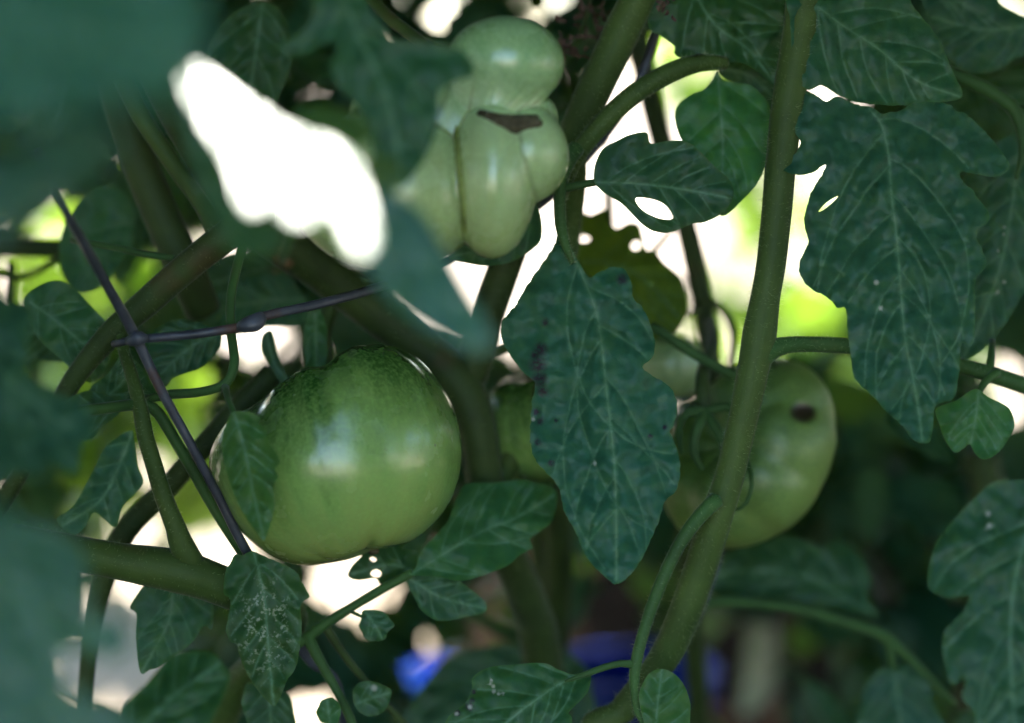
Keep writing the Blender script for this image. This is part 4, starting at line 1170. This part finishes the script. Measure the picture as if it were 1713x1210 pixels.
# shaded leaf mass behind the fruit, with the openings the photograph shows
r = np.random.default_rng(77)
cs = []
for _ in range(14000):
    x, y, d = r.uniform(-80, 1790), r.uniform(-80, 1290), r.uniform(1.15, 1.6)
    if y > 760 and x < 330 and r.random() < .4: continue
    if y > 900 and x > 960 and r.random() < .9: continue
    if in_gap(x, y, 8): continue
    cs.append(np.array(P(x, y, d)))
    if len(cs) > 4200: break
o = leaf_cloud('shaded_foliage', cs, .036, LEAF, seed=78, flat=1.0, gaps=True)
tagit(o, 'dark shaded tomato foliage filling the space behind the fruit', 'foliage', kind='stuff')

r = np.random.default_rng(15)
cc = [np.array([r.uniform(-.05, 1.6), r.uniform(1.8, 3.6), .72 + abs(r.normal(0, .2))]) for _ in range(3600)]
canopy2 = leaf_cloud('back_shade_canopy', cc, .095, LEAF, seed=7)  # foliage added above the view to put the soil behind in shade
tagit(canopy2, 'unseen leafy growth of the next row, added to shade dark soil', 'foliage', kind='stuff')


def bush(px, py, d, rx, rz, n, size, mat, label, seed, name='leafy_plant'):
    r = np.random.default_rng(seed)
    c = P(px, py, d)
    root = empty(name, (c.x, c.y, -0.03))
    tagit(root, label, 'plant', 'leafy plants beyond the bed')
    pts = []
    for k in range(n):
        v = r.normal(0, 1, 3); v /= np.linalg.norm(v)
        v *= r.uniform(.35, 1) ** .6
        pts.append(np.array([c.x + v[0] * rx, c.y + v[1] * rx, max(.02, c.z + v[2] * rz)]))
    o = leaf_cloud('foliage', pts, size, mat, root, seed + 1, .9)
    o['kind'] = 'stuff'
    for k in range(4):
        e = pts[k * 3]
        tube('stem', [(Vector((c.x + r.normal(0, .02), c.y + r.normal(0, .02), -0.04)), .006), (Vector((c.x, c.y, (c.z) * .5)), .005), (Vector(e), .003)], STEM, root, 6, .05)
    return root


bush(60, 420, 2.5, .19, .2, 90, .09, LEAF_SUNTINT, 'sunlit yellow-green plant behind the foremost leaves', 31)
bush(170, 640, 2.4, .16, .15, 80, .09, LEAF_SUNTINT, 'sunlit low plant glowing between the crossed stems and wire', 32)
bush(290, 760, 2.4, .14, .12, 60, .08, LEAF_SUNTINT, 'bright low plant behind the swollen branch', 33)
bush(1350, 560, 4.3, .24, .16, 70, .12, LEAF_SUNTINT, 'sunlit bush behind the upright hairy stem', 34)
bush(1290, 330, 4.6, .14, .13, 26, .12, LEAF_SUNTINT, 'tall sunlit weed beyond the heart-shaped leaf', 35)
bush(1470, 640, 4.1, .2, .12, 60, .11, LEAF_SUNTINT, 'yellow-green weed behind the holed tomato', 36)
bush(1175, 130, 4.6, .13, .10, 30, .12, LEAF_SUNTINT, 'distant sunlit shoot beyond the curved petiole', 37)
bush(1600, 880, 1.55, .24, .11, 130, .09, LEAF, 'dark shaded plant over the mulch', 38)
bush(1830, 380, 1.8, .18, .16, 130, .09, LEAF, 'dark shaded plant behind the large lobed leaf', 39)

# ------------------------------------------------------------------ blue pots
def lathe(name, prof, M, mat, parent=None, n=32):
    V, F = [], []
    for (rr, z) in prof:
        for k in range(n):
            a = 2 * math.pi * k / n
            V.append(M @ Vector((rr * math.cos(a), rr * math.sin(a), z)))
    for i in range(len(prof) - 1):
        for k in range(n):
            k2 = (k + 1) % n
            F.append((i * n + k, i * n + k2, (i + 1) * n + k2, (i + 1) * n + k))
    return mesh_obj(name, V, F, mat, parent)


def pot(loc, hgt, r0, r1, mat, label, rot=None):
    root = empty('plant_pot', loc)
    tagit(root, label, 'plant pot', 'blue plastic pots on the ground')
    M = Matrix.Translation(loc) @ (rot or Matrix.Identity(4))
    lathe('wall', [(.001, 0), (r0, 0), (r1 * .985, hgt * .82), (r1 * .96, hgt * .82), (r0 - .003, .004), (.001, .004)], M, mat, root)
    lathe('rim', [(r1 * .97, hgt * .80), (r1 * 1.06, hgt * .80), (r1 * 1.08, hgt), (r1 * .99, hgt), (r1 * .97, hgt * .80)], M, mat, root)
    return root


g = P(1062, 1285, 1.70)
pot(Vector((g.x, g.y, 0.005)), .115, .045, .062, BLUE_SHADE, 'blue plastic pot in a shaded dark blue, standing in shade on the soil')
g = P(722, 1175, 1.95)
pot(Vector((g.x, g.y, -.004)), .05, .022, .027, BLUE_SUN, 'small blue plastic cup in a sunlit bright blue, standing in the sun')
